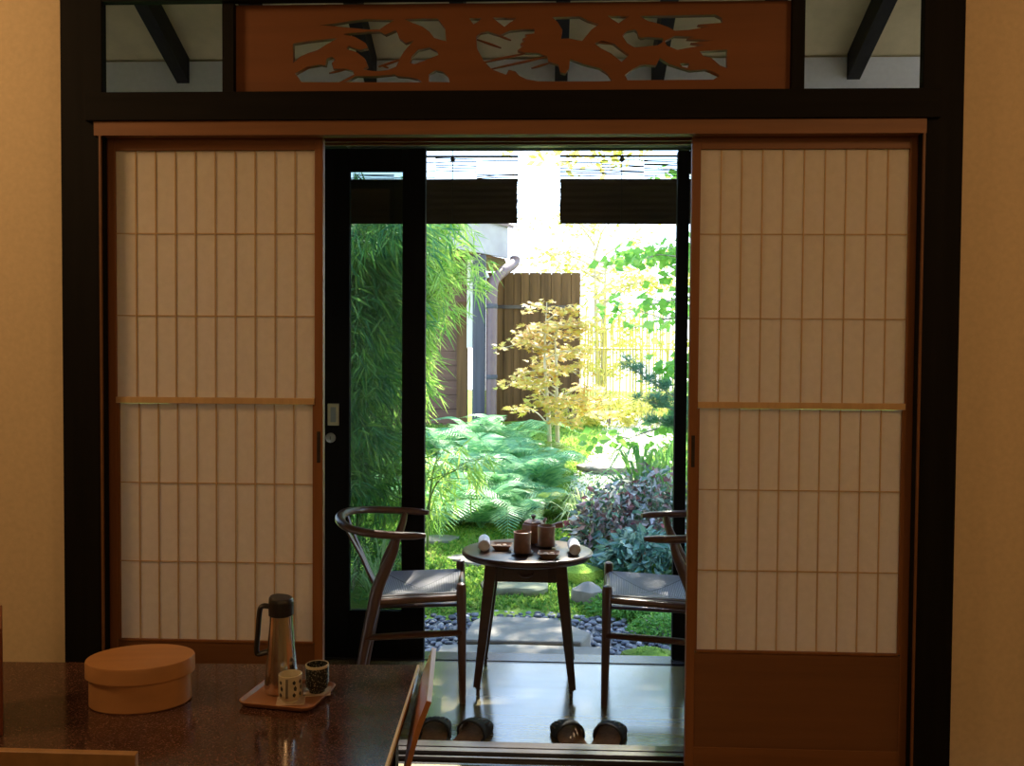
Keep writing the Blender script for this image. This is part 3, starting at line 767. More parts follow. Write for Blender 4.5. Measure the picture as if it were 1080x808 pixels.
def dish(label, x, y, rz, sl):
    t = on_table('square_dish', label, 'dish', x, y, rz, 'square dishes on the round table')
    def sq(a, b, z): return [(px, py, z) for px, py in rrect(a, b, .008, 3)]
    MB().loft([sq(.026, .022, 0), sq(.036, .030, .014), sq(.043, .037, .021), sq(.041, .035, .0215), sq(.034, .028, .013), sq(.02, .018, .006)]).build('dish_body', M['clay_dish'], t, True)
    for k, (dx, dy) in enumerate(((-.012, 0), (.012, .004))):
        q = MB().lathe([(.001, .0075), (.010, .0085), (.0115, .014), (.008, .019), (.001, .0195)], 14, (dx, dy)).build('rice_sweet', M['sweet'], None, True)
        q.location = (x, y, TT + .0); q.rotation_euler.z = R(rz)
        tag(q, ('left' if k == 0 else 'right') + ' small pale sweet in the ' + sl, 'sweet', 'sweets in the square dishes')
    return t
dish('tan square dish at the left rear of the front clay cup', -.172, 3.47, -4, 'dish left of the front clay cup')
dish('tan square dish at the front right of the round table', .020, 3.335, -3, 'dish at the front right')

def towel(label, x, y, rz):
    t = on_table('rolled_towel', label, 'towel', x, y, rz, 'rolled towels on the round table')
    sp_pts = []
    mb = MB(); turns = 2.6; n = 60; L = .060
    outer = []
    for i in range(n + 1):
        a = i / n * turns * 2 * math.pi; r_ = .006 + .0185 * i / n
        outer.append((r_ * math.cos(a), r_ * math.sin(a) + .0245))
    vs = []; fs = []
    for (u, v) in outer: vs += [(u, -L, v), (u, L, v)]
    for i in range(n): fs.append((2 * i, 2 * i + 1, 2 * i + 3, 2 * i + 2))
    mb.add(vs, fs)
    mb.lathe([(.001, -L * .96), (.0175, -L * .96), (.0235, -L * .9), (.0240, 0), (.0235, L * .9), (.0175, L * .97), (.001, L * .97)], 24)
    k0 = len(vs)
    mb.v[k0:] = [(v[0], v[2], v[1] + .0245) for v in mb.v[k0:]]
    mb.build('towel_roll', M['towel'], t, True)
    return t
towel('rolled white towel at the left edge of the round table', -.245, 3.475, 4)
towel('rolled white towel at the right edge of the round table', .122, 3.43, 2)

# ------------------------------------------------------------------ slippers
def slipper(label, x, y, rz):
    t = thing('slipper', label, 'slipper', (x, y, ZV), R(rz), 'black slippers on the veranda floor')
    def wdt(v):   # half width along the foot, v: -0.115 heel .. 0.14 toe
        u = (v + .115) / .255
        return .052 * (math.sin(min(1, u * 5) * math.pi / 2) ** .6) * (1 - .10 * math.sin(u * math.pi) * (1 if u < .6 else .4)) * (math.cos(max(0, (u - .72) / .28) * math.pi / 2) ** .55 if u > .72 else 1)
    ys = [-.115 + .255 * i / 30 for i in range(31)]
    out_ = [(max(.003, wdt(v)), v) for v in ys] + [(-max(.003, wdt(v)), v) for v in reversed(ys)]
    MB().prism(out_, 0, .012).build('sole', M['slipper'], t, bevel=.002)
    MB().prism([(a * .93, b * .98) for a, b in out_], .0122, .0155).build('insole', M['insole'], t)
    def arch(v, k, hs=1.):
        u = (v - .0) / .14
        w = max(.006, wdt(v)) * k; h = (.051 * math.cos(max(0, u) * math.pi / 2 * .93) ** 1.5) * hs + .008
        return [(w * math.cos(math.pi * j / 32) * (1.0 if j in (0, 32) else 1.03), v + .018 * math.sin(math.pi * j / 32) * (1 - u) * -.6, .010 + h * math.sin(math.pi * j / 32) ** .8 if 0 < j < 32 else .006) for j in range(33)]
    vs = [.0 + .138 * i / 12 for i in range(13)]
    def shell(k, hs, last):
        mbs = MB().loft([arch(v, k, hs) for v in vs[:last]], False)
        n = 33
        mbs.f = [f_ for f_ in mbs.f if not (4 < f_[0] % n < 28 and f_[0] % 3 == 0 and 3 <= f_[0] // n <= 11)]   # slits of the open weave
        return mbs
    shell(1.04, 1., 13).build('vamp', M['slipper'], t, True)
    shell(.985, .95, 12).build('vamp_lining', M['lining'], t, True, fix=False)
    rim = [Vector(p) + Vector((0, -.001, 0)) for p in arch(0, 1.02, .98)]
    MB().tube(rim, .0042, 8).build('rim_binding', M['slipper'], t, True)
    return t
for (x, rz, l) in ((-.373, 2, 'leftmost black slipper on the veranda floor behind the sill'), (-.246, -16, 'second black slipper from the left, its toe turned right'),
                   (.096, 13, 'third black slipper from the left, its toe turned left'), (.226, -16, 'rightmost black slipper, its toe turned right')):
    slipper(l, x, 2.915, rz)

# ------------------------------------------------------------------ garden ground
def gz(x, y):
    if y < 5.1: return -.45
    z = -.45 + .12 * (min(y, 11.2) - 5.1)
    return z + .02 * math.sin(x * 3.1 + y * 1.7) * min(1, (y - 5.1))
NX, NY = 80, 90
vs = []; fs = []
for j in range(NY + 1):
    y = 3.802 + (24 - 3.802) * (j / NY) ** 1.4
    for i in range(NX + 1):
        x = -12 + 24 * i / NX
        vs.append((x, y, gz(x, y)))
for j in range(NY):
    for i in range(NX):
        a = j * (NX + 1) + i; fs.append((a, a + 1, a + NX + 2, a + NX + 1))
m, nt, out = new_mat('mossy_ground'); b = principled(nt, out, .95, .05)
f = noise(nt, 2.2, (1, 1, 1), 6); f2 = noise(nt, 60, (1, 1, 1), 3)
c1 = ramp(nt, f, [(.30, (.16, .15, .06)), (.48, (.14, .24, .04)), (.62, (.26, .38, .05)), (.75, (.40, .42, .14))])
nt.links.new(c1, b.inputs['Base Color']); bump(nt, b, f2, .6, .02)
M['ground'] = m
g = MB().add(vs, fs).build('ground', M['ground'], None, True, fix=False); tag(g, 'mossy garden ground sloping up behind the veranda', 'ground', None, 'structure')
# bed of soil and grit under the pebbles
struct('ground_gravel_bed', MB().prism([(-1.8, 3.85), (1.6, 3.85), (1.6, 4.72), (.75, 4.95), (.42, 5.28), (.1, 5.42), (-.35, 5.40), (-.8, 5.25), (-1.8, 5.0)], -.452, -.442), M['concrete'], 'grey bed under the pebbles', 'ground')

mb = MB(); vs = []; fs = []
for j in range(25):
    y = 7.6 + 5.5 * j / 24; cx_ = .55 + .16 * (y - 7.6) + .12 * math.sin(y * 1.3); hw_ = .30 + .07 * (y - 7.6)
    for k in range(9):
        x = cx_ + hw_ * (k / 4 - 1); vs.append((x, y, gz(x, y) + .012 - .02 * abs(k / 4 - 1) ** 4))
for j in range(24):
    for k in range(8): a = j * 9 + k; fs.append((a, a + 1, a + 10, a + 9))
M['path'] = mat_noise('pale_gravel', (.62, .58, .46), .2, 60., rough=.9, spec=.1)
tag(mb.add(vs, fs).build('ground_path', M['path'], None, True, fix=False), 'pale sunlit path winding back through the moss', 'path', None, 'structure')
def blob_stone(name, x, y, rx, ry, h, z, mat, label, cat, seed, flat=True):
    rr = random.Random(seed); n = 28
    prof = [1 + .10 * math.sin(k * 2 * math.pi / n * 3 + seed) + .07 * math.sin(k * 2 * math.pi / n * 5 + 2 * seed) + rr.uniform(-.03, .03) for k in range(n)]
    rings = []
    for s, zz in ((.93, -.03), (1.0, .2 * h), (1.0, h * .7), (.94, h * .95), (.80, h) if flat else (.72, h * 1.05), (.4, h * (1.02 if flat else 1.3)), (.05, h * (1.03 if flat else 1.42))):
        rings.append([(rx * s * prof[k] * math.cos(2 * math.pi * k / n), ry * s * prof[k] * math.sin(2 * math.pi * k / n), zz) for k in range(n)])
    o = MB().loft(rings).build(name, mat, None, True); o.location = (x, y, z)
    return tag(o, label, cat)
def slab(label, poly, z0, z1, seed):
    c = Vector((sum(p[0] for p in poly) / len(poly), sum(p[1] for p in poly) / len(poly), 0))
    o = MB().prism([(p[0] - c.x, p[1] - c.y) for p in poly], 0, z1 - z0).build('stone_slab', M['stone'], None, bevel=.012)
    o.location = (c.x, c.y, z0); tag(o, label, 'stone'); return o
slab('wide grey stone slab lying against the veranda threshold', [(-.52, 3.95), (.30, 3.95), (.33, 4.20), (.31, 4.43), (-.15, 4.45), (-.53, 4.42), (-.55, 4.2)], -.442, -.335, 1)
slab('flat grey stepping slab behind the threshold stone, ringed by pebbles', [(-.43, 4.47), (.20, 4.47), (.26, 4.62), (.10, 4.84), (.04, 4.88), (-.35, 4.90), (-.40, 4.80)], -.442, -.325, 2)
blob_stone('stepping_stone', -.195, 5.72, .23, .20, .05, gz(0, 5.72) - .01, M['stone_moss'], 'mossy oval stepping stone seen between the round table legs', 'stone', 3)
blob_stone('stepping_stone', -.50, 6.22, .20, .17, .05, gz(0, 6.22) - .01, M['stone'], 'grey stepping stone behind the left armchair seat', 'stone', 5)
blob_stone('stepping_stone', -.87, 6.65, .20, .14, .05, gz(0, 6.65) - .01, M['stone'], 'pale stepping stone by the glass door edge', 'stone', 6)
blob_stone('stepping_stone', .46, 7.75, .30, .22, .05, gz(0, 7.75) - .01, M['stone'], 'sunlit pale stepping stone on the moss path behind the teapot', 'stone', 8)
blob_stone('stepping_stone', .70, 9.0, .36, .26, .04, gz(0, 9.0) - .01, M['stone'], 'sunlit stepping stone farthest along the moss path', 'stone', 9)
blob_stone('boulder', .29, 5.52, .10, .10, .10, gz(0, 5.5) - .02, M['stone'], 'small rounded grey boulder left of the right armchair', 'stone', 11, False)
blob_stone('moss_mound', .555, 4.47, .13, .10, .07, -.445, M['ground'], 'bright green moss mound in the right corner by the threshold', 'moss', 12, False)
blob_stone('moss_mound', .24, 5.95, .17, .13, .08, gz(0, 5.95) - .02, M['ground'], 'dark green moss mound under the right side of the round table', 'moss', 13, False)

# pebbles
pm = []
for k in range(6):
    rr = random.Random(40 + k)
    bm = bmesh.new(); bmesh.ops.create_icosphere(bm, subdivisions=2, radius=1)
    for v in bm.verts:
        v.co = Vector((v.co.x * rr.uniform(.96, 1.04) * 1., v.co.y * (.72 + .05 * k % .2), v.co.z * .52))
    me = bpy.data.meshes.new('pebble'); bm.to_mesh(me); bm.free()
    for p in me.polygons: p.use_smooth = True
    me.materials.append(M['pebble']); pm.append(me)
def in_slab(x, y):
    return (-.57 < x < .34 and y < 4.46) or (-.45 < x < .28 and 4.45 < y < 4.92)
placed = []; extra = MB()
pr = random.Random(11); tries = 0
def pebble_zone(x, y):
    lim = 5.36 - .25 * abs(x + .15) - (.45 * max(0, x - .45))
    return y < lim
while tries < 9000:
    tries += 1
    x = pr.uniform(-1.25, .95); y = pr.uniform(4.05, 5.4)
    if not pebble_zone(x, y) or in_slab(x, y): continue
    if math.hypot(x - .555, (y - 4.47)) < .15: continue
    r_ = pr.uniform(.017, .031)
    if any((x - a) ** 2 + (y - b_) ** 2 < ((r_ + c_) * .78) ** 2 for a, b_, c_ in placed): continue
    placed.append((x, y, r_))
vis = [p for p in placed if p[0] > -.80 and p[0] < .74 and p[1] > 4.3]
vis.sort(key=lambda p: p[1]); vis_set = set(vis[:300])
for (x, y, r_) in placed:
    if (x, y, r_) in vis_set:
        o = bpy.data.objects.new('pebble', pr.choice(pm)); col.objects.link(o)
        o.location = (x, y, -.440 + r_ * .45); o.scale = (r_, r_, r_)
        o.rotation_euler = (pr.uniform(-.25, .25), pr.uniform(-.25, .25), pr.uniform(0, 6.28))
        tag(o, 'smooth blue-grey pebble in the bed around the stone slabs', 'pebble', 'pebbles around the stone slabs')
    else:
        me = pr.choice(pm); a = pr.uniform(0, 6.28)
        ca_, sa_ = math.cos(a) * r_, math.sin(a) * r_
        extra.add([(x + v.co.x * ca_ - v.co.y * sa_, y + v.co.x * sa_ + v.co.y * ca_, -.440 + r_ * .45 + v.co.z * r_) for v in me.vertices], [tuple(p.vertices) for p in me.polygons])
if extra.v:
    tag(extra.build('pebble_bed', M['pebble'], None, True, fix=False), 'remaining blue-grey pebbles of the bed', 'pebbles', None, 'stuff')

# moss tufts
mb = MB(); mr = random.Random(21)
for k in range(42000):
    t_ = mr.random() ** 1.5; y = 5.0 + 6.2 * t_
    x = mr.uniform(-.95, .95) * (y / 6.2 + .25)
    if y < 5.45 and pebble_zone(x, y): continue
    skip = False
    for sx_, sy_, a_, b_ in ((-.195, 5.72, .21, .18), (-.50, 6.22, .19, .16), (-.87, 6.65, .18, .13), (.46, 7.75, .28, .20), (.70, 9.0, .34, .25), (.29, 5.52, .09, .09)):
        if ((x - sx_) / a_) ** 2 + ((y - sy_) / b_) ** 2 < 1: skip = True; break
    if skip: continue
    L = mr.uniform(.018, .042); w = L * .55
    d = Vector((mr.uniform(-.9, .9), mr.uniform(-.9, .9), mr.uniform(.35, 1)))
    mb.leaf(Vector((x, y, gz(x, y) - .004)), d, L, w)
tag(mb.build('moss_carpet', M['moss'], None, fix=False), 'bright green moss carpet covering the garden floor', 'moss', None, 'stuff')
def tuft_cover(cx, cy, rx, ry, n, L0, L1, zf, seed):
    mb = MB(); rr = random.Random(seed)
    for k in range(n):
        a = rr.uniform(0, 6.283); q = math.sqrt(rr.random()); x = cx + rx * q * math.cos(a); y = cy + ry * q * math.sin(a)
        d = Vector((rr.uniform(-.9, .9), rr.uniform(-.9, .9), rr.uniform(.3, 1)))
        mb.leaf(Vector((x, y, zf(x, y))), d, rr.uniform(L0, L1), rr.uniform(L0, L1) * .5)
    return mb
tag(tuft_cover(.555, 4.47, .13, .10, 1500, .01, .02, lambda x, y: -.40 + .055 * max(0, 1 - ((x - .555) / .13) ** 2 - ((y - 4.47) / .10) ** 2) - .012, 3).build('moss_tuft', M['moss'], None, fix=False),
    'short moss growing over the mound in the right corner', 'moss', None, 'stuff')

# ------------------------------------------------------------------ plants
def bamboo(label, x, y, n_c, height, lean, nleaf, mat, seed, spread=.3, zmin=.15, L=(.12, .22)):
    rr = random.Random(seed); z0 = gz(x, y)
    t = thing('bamboo_clump', label, 'bamboo', (x, y, z0), 0)
    pts = []
    for k in range(n_c):
        bx_, by_ = rr.uniform(-.12, .12), rr.uniform(-.12, .12)
        h = height * rr.uniform(.75, 1.05); lx, ly = lean[0] * rr.uniform(.4, 1.4) + rr.uniform(-spread, spread), lean[1] + rr.uniform(-spread, spread)
        cv = catmull([(bx_, by_, -.02), (bx_ + lx * .12, by_ + ly * .12, h * .4), (bx_ + lx * .45, by_ + ly * .45, h * .8), (bx_ + lx, by_ + ly, h * .96)], 6)
        MB().tube(cv, lerp_list([.011, .009, .006, .002], len(cv)), 7).build('culm', M['culm'], t, True)
        pts += cv[4:]
    mb = MB(); tw_ = MB()
    for k in range(nleaf // 7):
        p = rr.choice(pts); p = Vector(p)
        if p.z < zmin * height and rr.random() < .94: continue
        out_d = Vector((rr.uniform(-1, 1), rr.uniform(-1, 1), rr.uniform(-.1, .5))).normalized()
        q = p + out_d * rr.uniform(.05, .38)
        tw_.tube([p, (p + q) / 2 + Vector((0, 0, .02)), q], .0016, 4, cap=False)
        for j in range(7):
            d = (out_d * .5 + Vector((rr.uniform(-.8, .8), rr.uniform(-.8, .8), rr.uniform(-1.2, .1)))).normalized()
            mb.leaf(q + Vector((rr.uniform(-.03, .03),) * 3), d, rr.uniform(*L), rr.uniform(.010, .017), droop=rr.uniform(.1, .5))
    tw_.build('twigs', M['culm'], t, fix=False); mb.build('leaves', mat, t, fix=False)
    return t
bamboo('fine leaved bamboo drooping beside the black door edge, bright in the sun', -1.36, 6.7, 9, 2.75, (.38, -.15), 8500, M['bamboo_leaf_bright'], 1, .20, .36)
bamboo('dense blue-green bamboo seen through the narrow door pane', -1.40, 5.75, 9, 2.65, (.20, -.2), 7000, M['bamboo_leaf'], 2, .25, .05)
bamboo('dark bamboo clump farther left behind the door pane', -1.75, 6.9, 8, 2.8, (.1, -.2), 6000, M['bamboo_leaf'], 3, .35, .05)
bamboo('low bright bamboo sprigs hanging by the door edge above the ferns', -.98, 6.3, 4, .80, (.20, -.2), 700, M['bamboo_leaf_bright'], 4, .15, .3, (.10, .18))

# ferns: three frond shapes, copied
def frond_mesh(seed, L):
    rr = random.Random(seed); mb = MB()
    cv = catmull([(0, 0, 0), (L * .25, 0, L * .34), (L * .62, rr.uniform(-.04, .04), L * .44), (L * .98, rr.uniform(-.06, .06), L * .20)], 8)
    mb.tube(cv, lerp_list([.004, .003, .0018, .0008], len(cv)), 5, cap=False)
    n = 30
    for i in range(3, n):
        u = i / n; p = cv[min(len(cv) - 1, int(u * (len(cv) - 1)))]; q = cv[min(len(cv) - 1, int(u * (len(cv) - 1)) + 1)]
        d = (q - p).normalized() if (q - p).length > 1e-6 else Vector((1, 0, -.3))
        sd = Vector((0, 1, 0)); ln = L * .30 * math.sin(math.pi * min(1, u * .86 + .16)) ** .8
        p = p + d * ((u * (len(cv) - 1)) % 1) * (q - p).length
        for s in (-1, 1):
            dd = (sd * s + d * .45 + Vector((0, 0, -.22))).normalized()
            side = d
            # comb-like pinna: three short leaflets plus tip
            for a in range(4):
                bp = p + dd * ln * a * .22
                mb.leaf(bp, (dd + d * .25).normalized(), ln * .42, ln * .13 * (1 - .12 * a), side=side, fold=.1)
    me = mb.build('frond', M['fern'], None, fix=False)
    return me
fr_protos = [frond_mesh(1, .50), frond_mesh(2, .60), frond_mesh(3, .42)]
fr_mesh = [o.data for o in fr_protos]
for o in fr_protos: bpy.data.objects.remove(o)
fr_mesh_y = []
for me in fr_mesh[:2]:
    c = me.copy(); c.materials.clear(); c.materials.append(M['fern_yellow']); fr_mesh_y.append(c)
def fern(label, x, y, n, s, seed, meshes, group):
    rr = random.Random(seed)
    t = thing('fern', label, 'fern', (x, y, gz(x, y) - .01), rr.uniform(0, 6), group)
    for k in range(n):
        o = bpy.data.objects.new('frond', rr.choice(meshes)); col.objects.link(o); o.parent = t
        sc_ = s * rr.uniform(.75, 1.15); o.scale = (sc_,) * 3
        o.rotation_euler = (rr.uniform(-.15, .15), rr.uniform(-.55, .25), k * 2 * math.pi / n + rr.uniform(-.3, .3))
    return t
fs_ = [(-.82, 7.05, 14, .85), (-.52, 7.0, 15, .95), (-.22, 7.15, 14, .85), (-.68, 7.6, 15, 1.05), (-.36, 7.55, 15, 1.1), (-.05, 7.75, 14, .95), (-.85, 8.3, 14, 1.1), (-.5, 8.35, 15, 1.15), (-.15, 8.35, 14, 1.1), (-.72, 9.2, 13, 1.2), (-.38, 9.1, 13, 1.2), (-1.05, 7.4, 14, 1.0), (-1.15, 8.9, 13, 1.2)]
for i, (x, y, n, s) in enumerate(fs_):
    fern('blue-green fern in the dense fern bed below the downspout', x, y, n + 4, s * 1.12, 60 + i, fr_mesh, 'ferns in the bed below the downspout')
fern('yellow-green fern at the right end of the fern bed', .02, 7.25, 13, .7, 90, fr_mesh_y, None)
fern('yellow-green fern at the back of the fern bed by the slim tree trunk', .0, 8.75, 13, .85, 91, fr_mesh_y, None)

def strap_plant(label, x, y, n, L, w, mat, seed, name='strap_leaf_plant', cat='plant', group=None):
    rr = random.Random(seed); t = thing(name, label, cat, (x, y, gz(x, y) - .01), 0, group)
    mb = MB()
    for k in range(n):
        a = rr.uniform(0, 6.283); l = L * rr.uniform(.65, 1.1); o_ = rr.uniform(.25, .85) * l
        base = Vector((rr.uniform(-.04, .04), rr.uniform(-.04, .04), 0)); dv = Vector((math.cos(a), math.sin(a), 0)); sd = Vector((-math.sin(a), math.cos(a), 0))
        hh = math.sqrt(max(.05, l * l - o_ * o_))
        cv = catmull([base, base + dv * o_ * .3 + Vector((0, 0, hh * .6)), base + dv * o_ * .7 + Vector((0, 0, hh * .85)), base + dv * o_ * 1.1 + Vector((0, 0, hh * .62))], 4)
        vs = []; fs = []
        for i, p in enumerate(cv):
            ww = w * (1 - (i / (len(cv) - 1)) ** 2) * .5 + .0006
            vs += [p - sd * ww, p + sd * ww]
        for i in range(len(cv) - 1): fs.append((2 * i, 2 * i + 1, 2 * i + 3, 2 * i + 2))
        mb.add(vs, fs)
    mb.build('leaves', mat, t, fix=False)
    return t
strap_plant('tall green strap-leaved clump above the dark leafy bed on the right',   .78, 6.95, 80, .80, .036, M['grass_leaf'], 5)
strap_plant('pale green strap-leaved clump at the left end of the dark leafy bed',   .30, 6.75, 70, .50, .016, M['pale_grass'], 6)
strap_plant('green strap-leaved clump half behind the right door edge', 1.12, 7.7, 70, .85, .03, M['grass_leaf'], 7)
strap_plant('pale grass clump behind the glass of the black door', -1.05, 5.35, 70, .5, .012, M['pale_grass'], 8)

def bush(name, label, x, y, rx, ry, h, n, L, asp, mat, seed, cat='shrub', group=None, z0=None, stems=8):
    rr = random.Random(seed); z = gz(x, y) if z0 is None else z0
    t = thing(name, label, cat, (x, y, z), 0, group)
    st = MB()
    for k in range(stems):
        a = rr.uniform(0, 6.283); q = rr.uniform(.2, .75)
        st.tube(catmull([(0, 0, -.02), (rx * q * .4 * math.cos(a), ry * q * .4 * math.sin(a), h * .4), (rx * q * math.cos(a), ry * q * math.sin(a), h * .8)], 4), lerp_list([.006, .004, .002], 9), 5)
    st.build('stems', M['bark'], t, fix=False)
    mb = MB()
    for k in range(n):
        a = rr.uniform(0, 6.283); ph = math.acos(rr.uniform(-.1, 1)); q = rr.uniform(.55, 1.0)
        p = Vector((rx * q * math.sin(ph) * math.cos(a), ry * q * math.sin(ph) * math.sin(a), h * (.08 + .92 * q * math.cos(ph))))
        if p.z < 0.01: p.z = rr.uniform(.01, .08)
        d = Vector((p.x / rx, p.y / ry, rr.uniform(-.3, .7))) + Vector((rr.uniform(-.7, .7), rr.uniform(-.7, .7), rr.uniform(-.5, .4)))
        mb.leaf(p, d, L * rr.uniform(.7, 1.25), L * asp * rr.uniform(.8, 1.2), fold=.18, droop=rr.uniform(0, .35))
    mb.build('leaves', mat, t, fix=False)
    return t
bush('leafy_shrub', 'dark shrub with red leaves and pale painted sky glints in the right bed, nearest the round table', .50, 6.45, .34, .30, .50, 950, .085, .48, M['mixed_leaf'], 1)
bush('leafy_shrub', 'dark shrub with red leaves and pale painted sky glints behind the right armchair arm', .84, 6.60, .34, .32, .62, 1000, .085, .48, M['mixed_leaf'], 2)
bush('leafy_shrub', 'low blue-green leaved shrub under the right armchair arms', .72, 6.05, .36, .22, .30, 800, .10, .40, M['blue_leaf'], 3)
bush('leafy_shrub', 'blue-green leaved shrub at the back of the right bed',   .78, 7.15, .45, .22, .34, 600, .09, .42, M['blue_leaf'], 4)
bush('ground_cover', 'low feathery green ground cover under the right armchair seat', .58, 5.38, .30, .24, .13, 2200, .035, .45, M['low_leaf'], 5, 'plant')
bush('ground_cover', 'low feathery green ground cover beside the right door frame', .72, 4.98, .22, .20, .12, 1600, .032, .45, M['low_leaf'], 6, 'plant')
bush('broadleaf_seedling', 'small broad-leaved plant in the moss under the round table', -.02, 6.2, .08, .06, .10, 14, .09, .5, M['grass_leaf'], 7, 'plant', None, None, 2)
bush('leafy_shrub', 'feathery dark green shrub low behind the black door pane', -1.28, 5.6, .35, .28, .50, 1500, .07, .22, M['bamboo_leaf'], 8)

# trees
def branch_tree(name, label, x, y, seed, height, trunk_r, spread, leaf_mat_, nleaf, L, bark, lean=(0, 0), stems=1, star=False, crown=(.35, 1.), leaf_spread=.12, asp=.5, cat='tree'):
    rr = random.Random(seed); t = thing(name, label, cat, (x, y, gz(x, y) - .02), 0)
    tips = []; br = MB(); tk = MB()
    for s in range(stems):
        top = Vector((lean[0] + rr.uniform(-.12, .12) * spread, lean[1] + rr.uniform(-.1, .1) * spread, height * (1 - .12 * s)))
        b0 = Vector((.09 * s, .05 * s, 0))
        cv = catmull([b0, b0 + top * .3 + Vector((rr.uniform(-.03, .03), 0, 0)), b0 + top * .65 + Vector((rr.uniform(-.05, .05), 0, 0)), b0 + top], 6)
        tk.tube(cv, lerp_list([trunk_r, trunk_r * .75, trunk_r * .45, trunk_r * .15], len(cv)), 9)
        for k in range(16):
            u = crown[0] + (crown[1] - crown[0]) * (k + rr.random()) / 16; p = cv[min(len(cv) - 1, int(u * (len(cv) - 1)))]
            a = rr.uniform(0, 6.283); l = spread * rr.uniform(.55, 1.05) * (1.1 - .55 * abs(u - .55))
            e = p + Vector((math.cos(a) * l, math.sin(a) * l, l * rr.uniform(-.05, .45)))
            m_ = (p + e) / 2 + Vector((rr.uniform(-.1, .1) * l, rr.uniform(-.1, .1) * l, l * .14))
            c2 = catmull([p, m_, e], 5); br.tube(c2, lerp_list([trunk_r * .38, trunk_r * .2, trunk_r * .08], len(c2)), 5, cap=False)
            tips += c2[3:]
            for j in range(3):
                q = rr.choice(c2[3:]); a2 = a + rr.uniform(-1.2, 1.2); l2 = l * rr.uniform(.25, .5)
                e2 = q + Vector((math.cos(a2) * l2, math.sin(a2) * l2, rr.uniform(-.2, .3) * l2))
                c3 = [q, (q + e2) / 2 + Vector((0, 0, l2 * .1)), e2]; br.tube(c3, [trunk_r * .13, trunk_r * .09, trunk_r * .05], 4, cap=False); tips += [c3[1], c3[2], c3[2]]
    tk.build('trunk', bark, t, True); br.build('branches', bark, t, fix=False)
    mb = MB()
    for k in range(nleaf):
        p = Vector(rr.choice(tips)) + Vector((rr.gauss(0, leaf_spread), rr.gauss(0, leaf_spread), rr.gauss(0, leaf_spread * .45)))
        a = rr.uniform(0, 6.283); d = Vector((math.cos(a), math.sin(a), rr.uniform(-.5, .2)))
        l = L * rr.uniform(.7, 1.2)
        if star:
            up = Vector((rr.uniform(-.4, .4), rr.uniform(-.9, -.2), 1)).normalized(); d = (d - up * d.dot(up)).normalized(); s_ = up.cross(d)
            for g in (-70, -35, 0, 35, 70):
                dd = d * math.cos(R(g)) + s_ * math.sin(R(g)); ll = l * (1 - abs(g) / 160)
                mb.leaf(p, dd, ll, ll * .28, side=up.cross(dd), fold=.02)
        else:
            mb.leaf(p, d, l, l * asp, fold=.12, droop=rr.uniform(0, .3))
    mb.build('foliage', leaf_mat_, t, fix=False)
    return t
branch_tree('maple_tree', 'slim young maple with yellow and orange leaves in front of the board fence', .06, 9.2, 4, 1.75, .030, .46, M['maple'], 1300, .078, M['bark_pale'], (-.02, 0), 2, True, (.30, 1.), .06)
branch_tree('garden_tree', 'round-leaved green tree leaning in from the right door edge', 1.70, 7.2, 9, 2.9, .05, 1.05, M['maple_green'], 1700, .10, M['bark'], (-.25, 0), 1, False, (.30, 1.), .10, .85)
branch_tree('garden_tree', 'tall golden-crowned tree added to shade the near garden, mostly unseen above the bamboo blinds', 4.4, 9.8, 15, 6.6, .12, 2.6, M['gold_leaf'], 9000, .16, M['bark'], (-4.2, .1), 1, False, (.50, 1.), .32, .5)  # crown placed above the view to shade the near garden, leaf tips showing
branch_tree('garden_tree', 'sunlit golden-leaved tree far back beyond the bamboo fence', .9, 14.5, 21, 3.2, .06, 1.2, M['gold_leaf'], 2200, .12, M['bark_pale'], (0, 0), 2, False, (.2, 1.), .16, .5)
branch_tree('garden_tree', 'sunlit pale tree far back on the right behind the pine', 3.0, 14.0, 22, 3.6, .06, 1.3, M['gold_leaf'], 2200, .12, M['bark_pale'], (0, 0), 2, False, (.15, 1.), .18, .5)
for i, (x, y, s, l) in enumerate(((.35, 11.2, .5, 'sunlit yellow-green shrub at the foot of the bamboo fence, left end'), (.85, 11.3, .5, 'sunlit yellow-green shrub at the foot of the bamboo fence, middle'), (1.4, 11.5, .6, 'sunlit yellow-green shrub at the foot of the bamboo fence, right end'))):
    bush('leafy_shrub', l, x, y, s * .6, s * .5, s, 500, .10, .3, M['gold_leaf'], 30 + i)
# pine bough reaching in from the right
pt = thing('pine_tree', 'blue-green pine bough reaching in from the right above the strap-leaved clump', 'tree', (1.75, 6.6, gz(1.75, 6.6) - .02))
tk = MB(); cvp = catmull([(0, 0, 0), (.05, 0, .5), (0, 0, 1.0), (.06, 0, 1.6), (0, 0, 2.0)], 5); tk.tube(cvp, lerp_list([.06, .05, .04, .03, .01], len(cvp)), 9); tk.build('trunk', M['bark'], pt, True)
nb = MB(); nd = MB(); rr = random.Random(8)
for (p0, p1, p2) in (((0, 0, 1.0), (-.55, -.05, 1.08), (-1.12, -.1, 1.42)), ((0, 0, .95), (-.45, -.15, 1.0), (-.98, -.2, 1.16)), ((0, 0, .9), (-.5, .1, .92), (-.85, .15, .98)), ((0, 0, 1.5), (.4, .1, 1.5), (.8, .1, 1.6))):
    c = catmull([p0, p1, p2], 12); nb.tube(c, lerp_list([.018, .010, .004], len(c)), 6)
    for p in c[6:]:
        for j in range(4):
            q = p + Vector((rr.gauss(0, .05), rr.gauss(0, .05), rr.uniform(-.02, .06)))
            for k in range(44):
                d = Vector((rr.uniform(-1, .5), rr.uniform(-1, 1), rr.uniform(-.2, 1)))
                nd.leaf(q, d, rr.uniform(.06, .11), .0035, fold=.05)
nb.build('boughs', M['bark'], pt, True, fix=False); nd.build('needles', M['pine'], pt, fix=False)

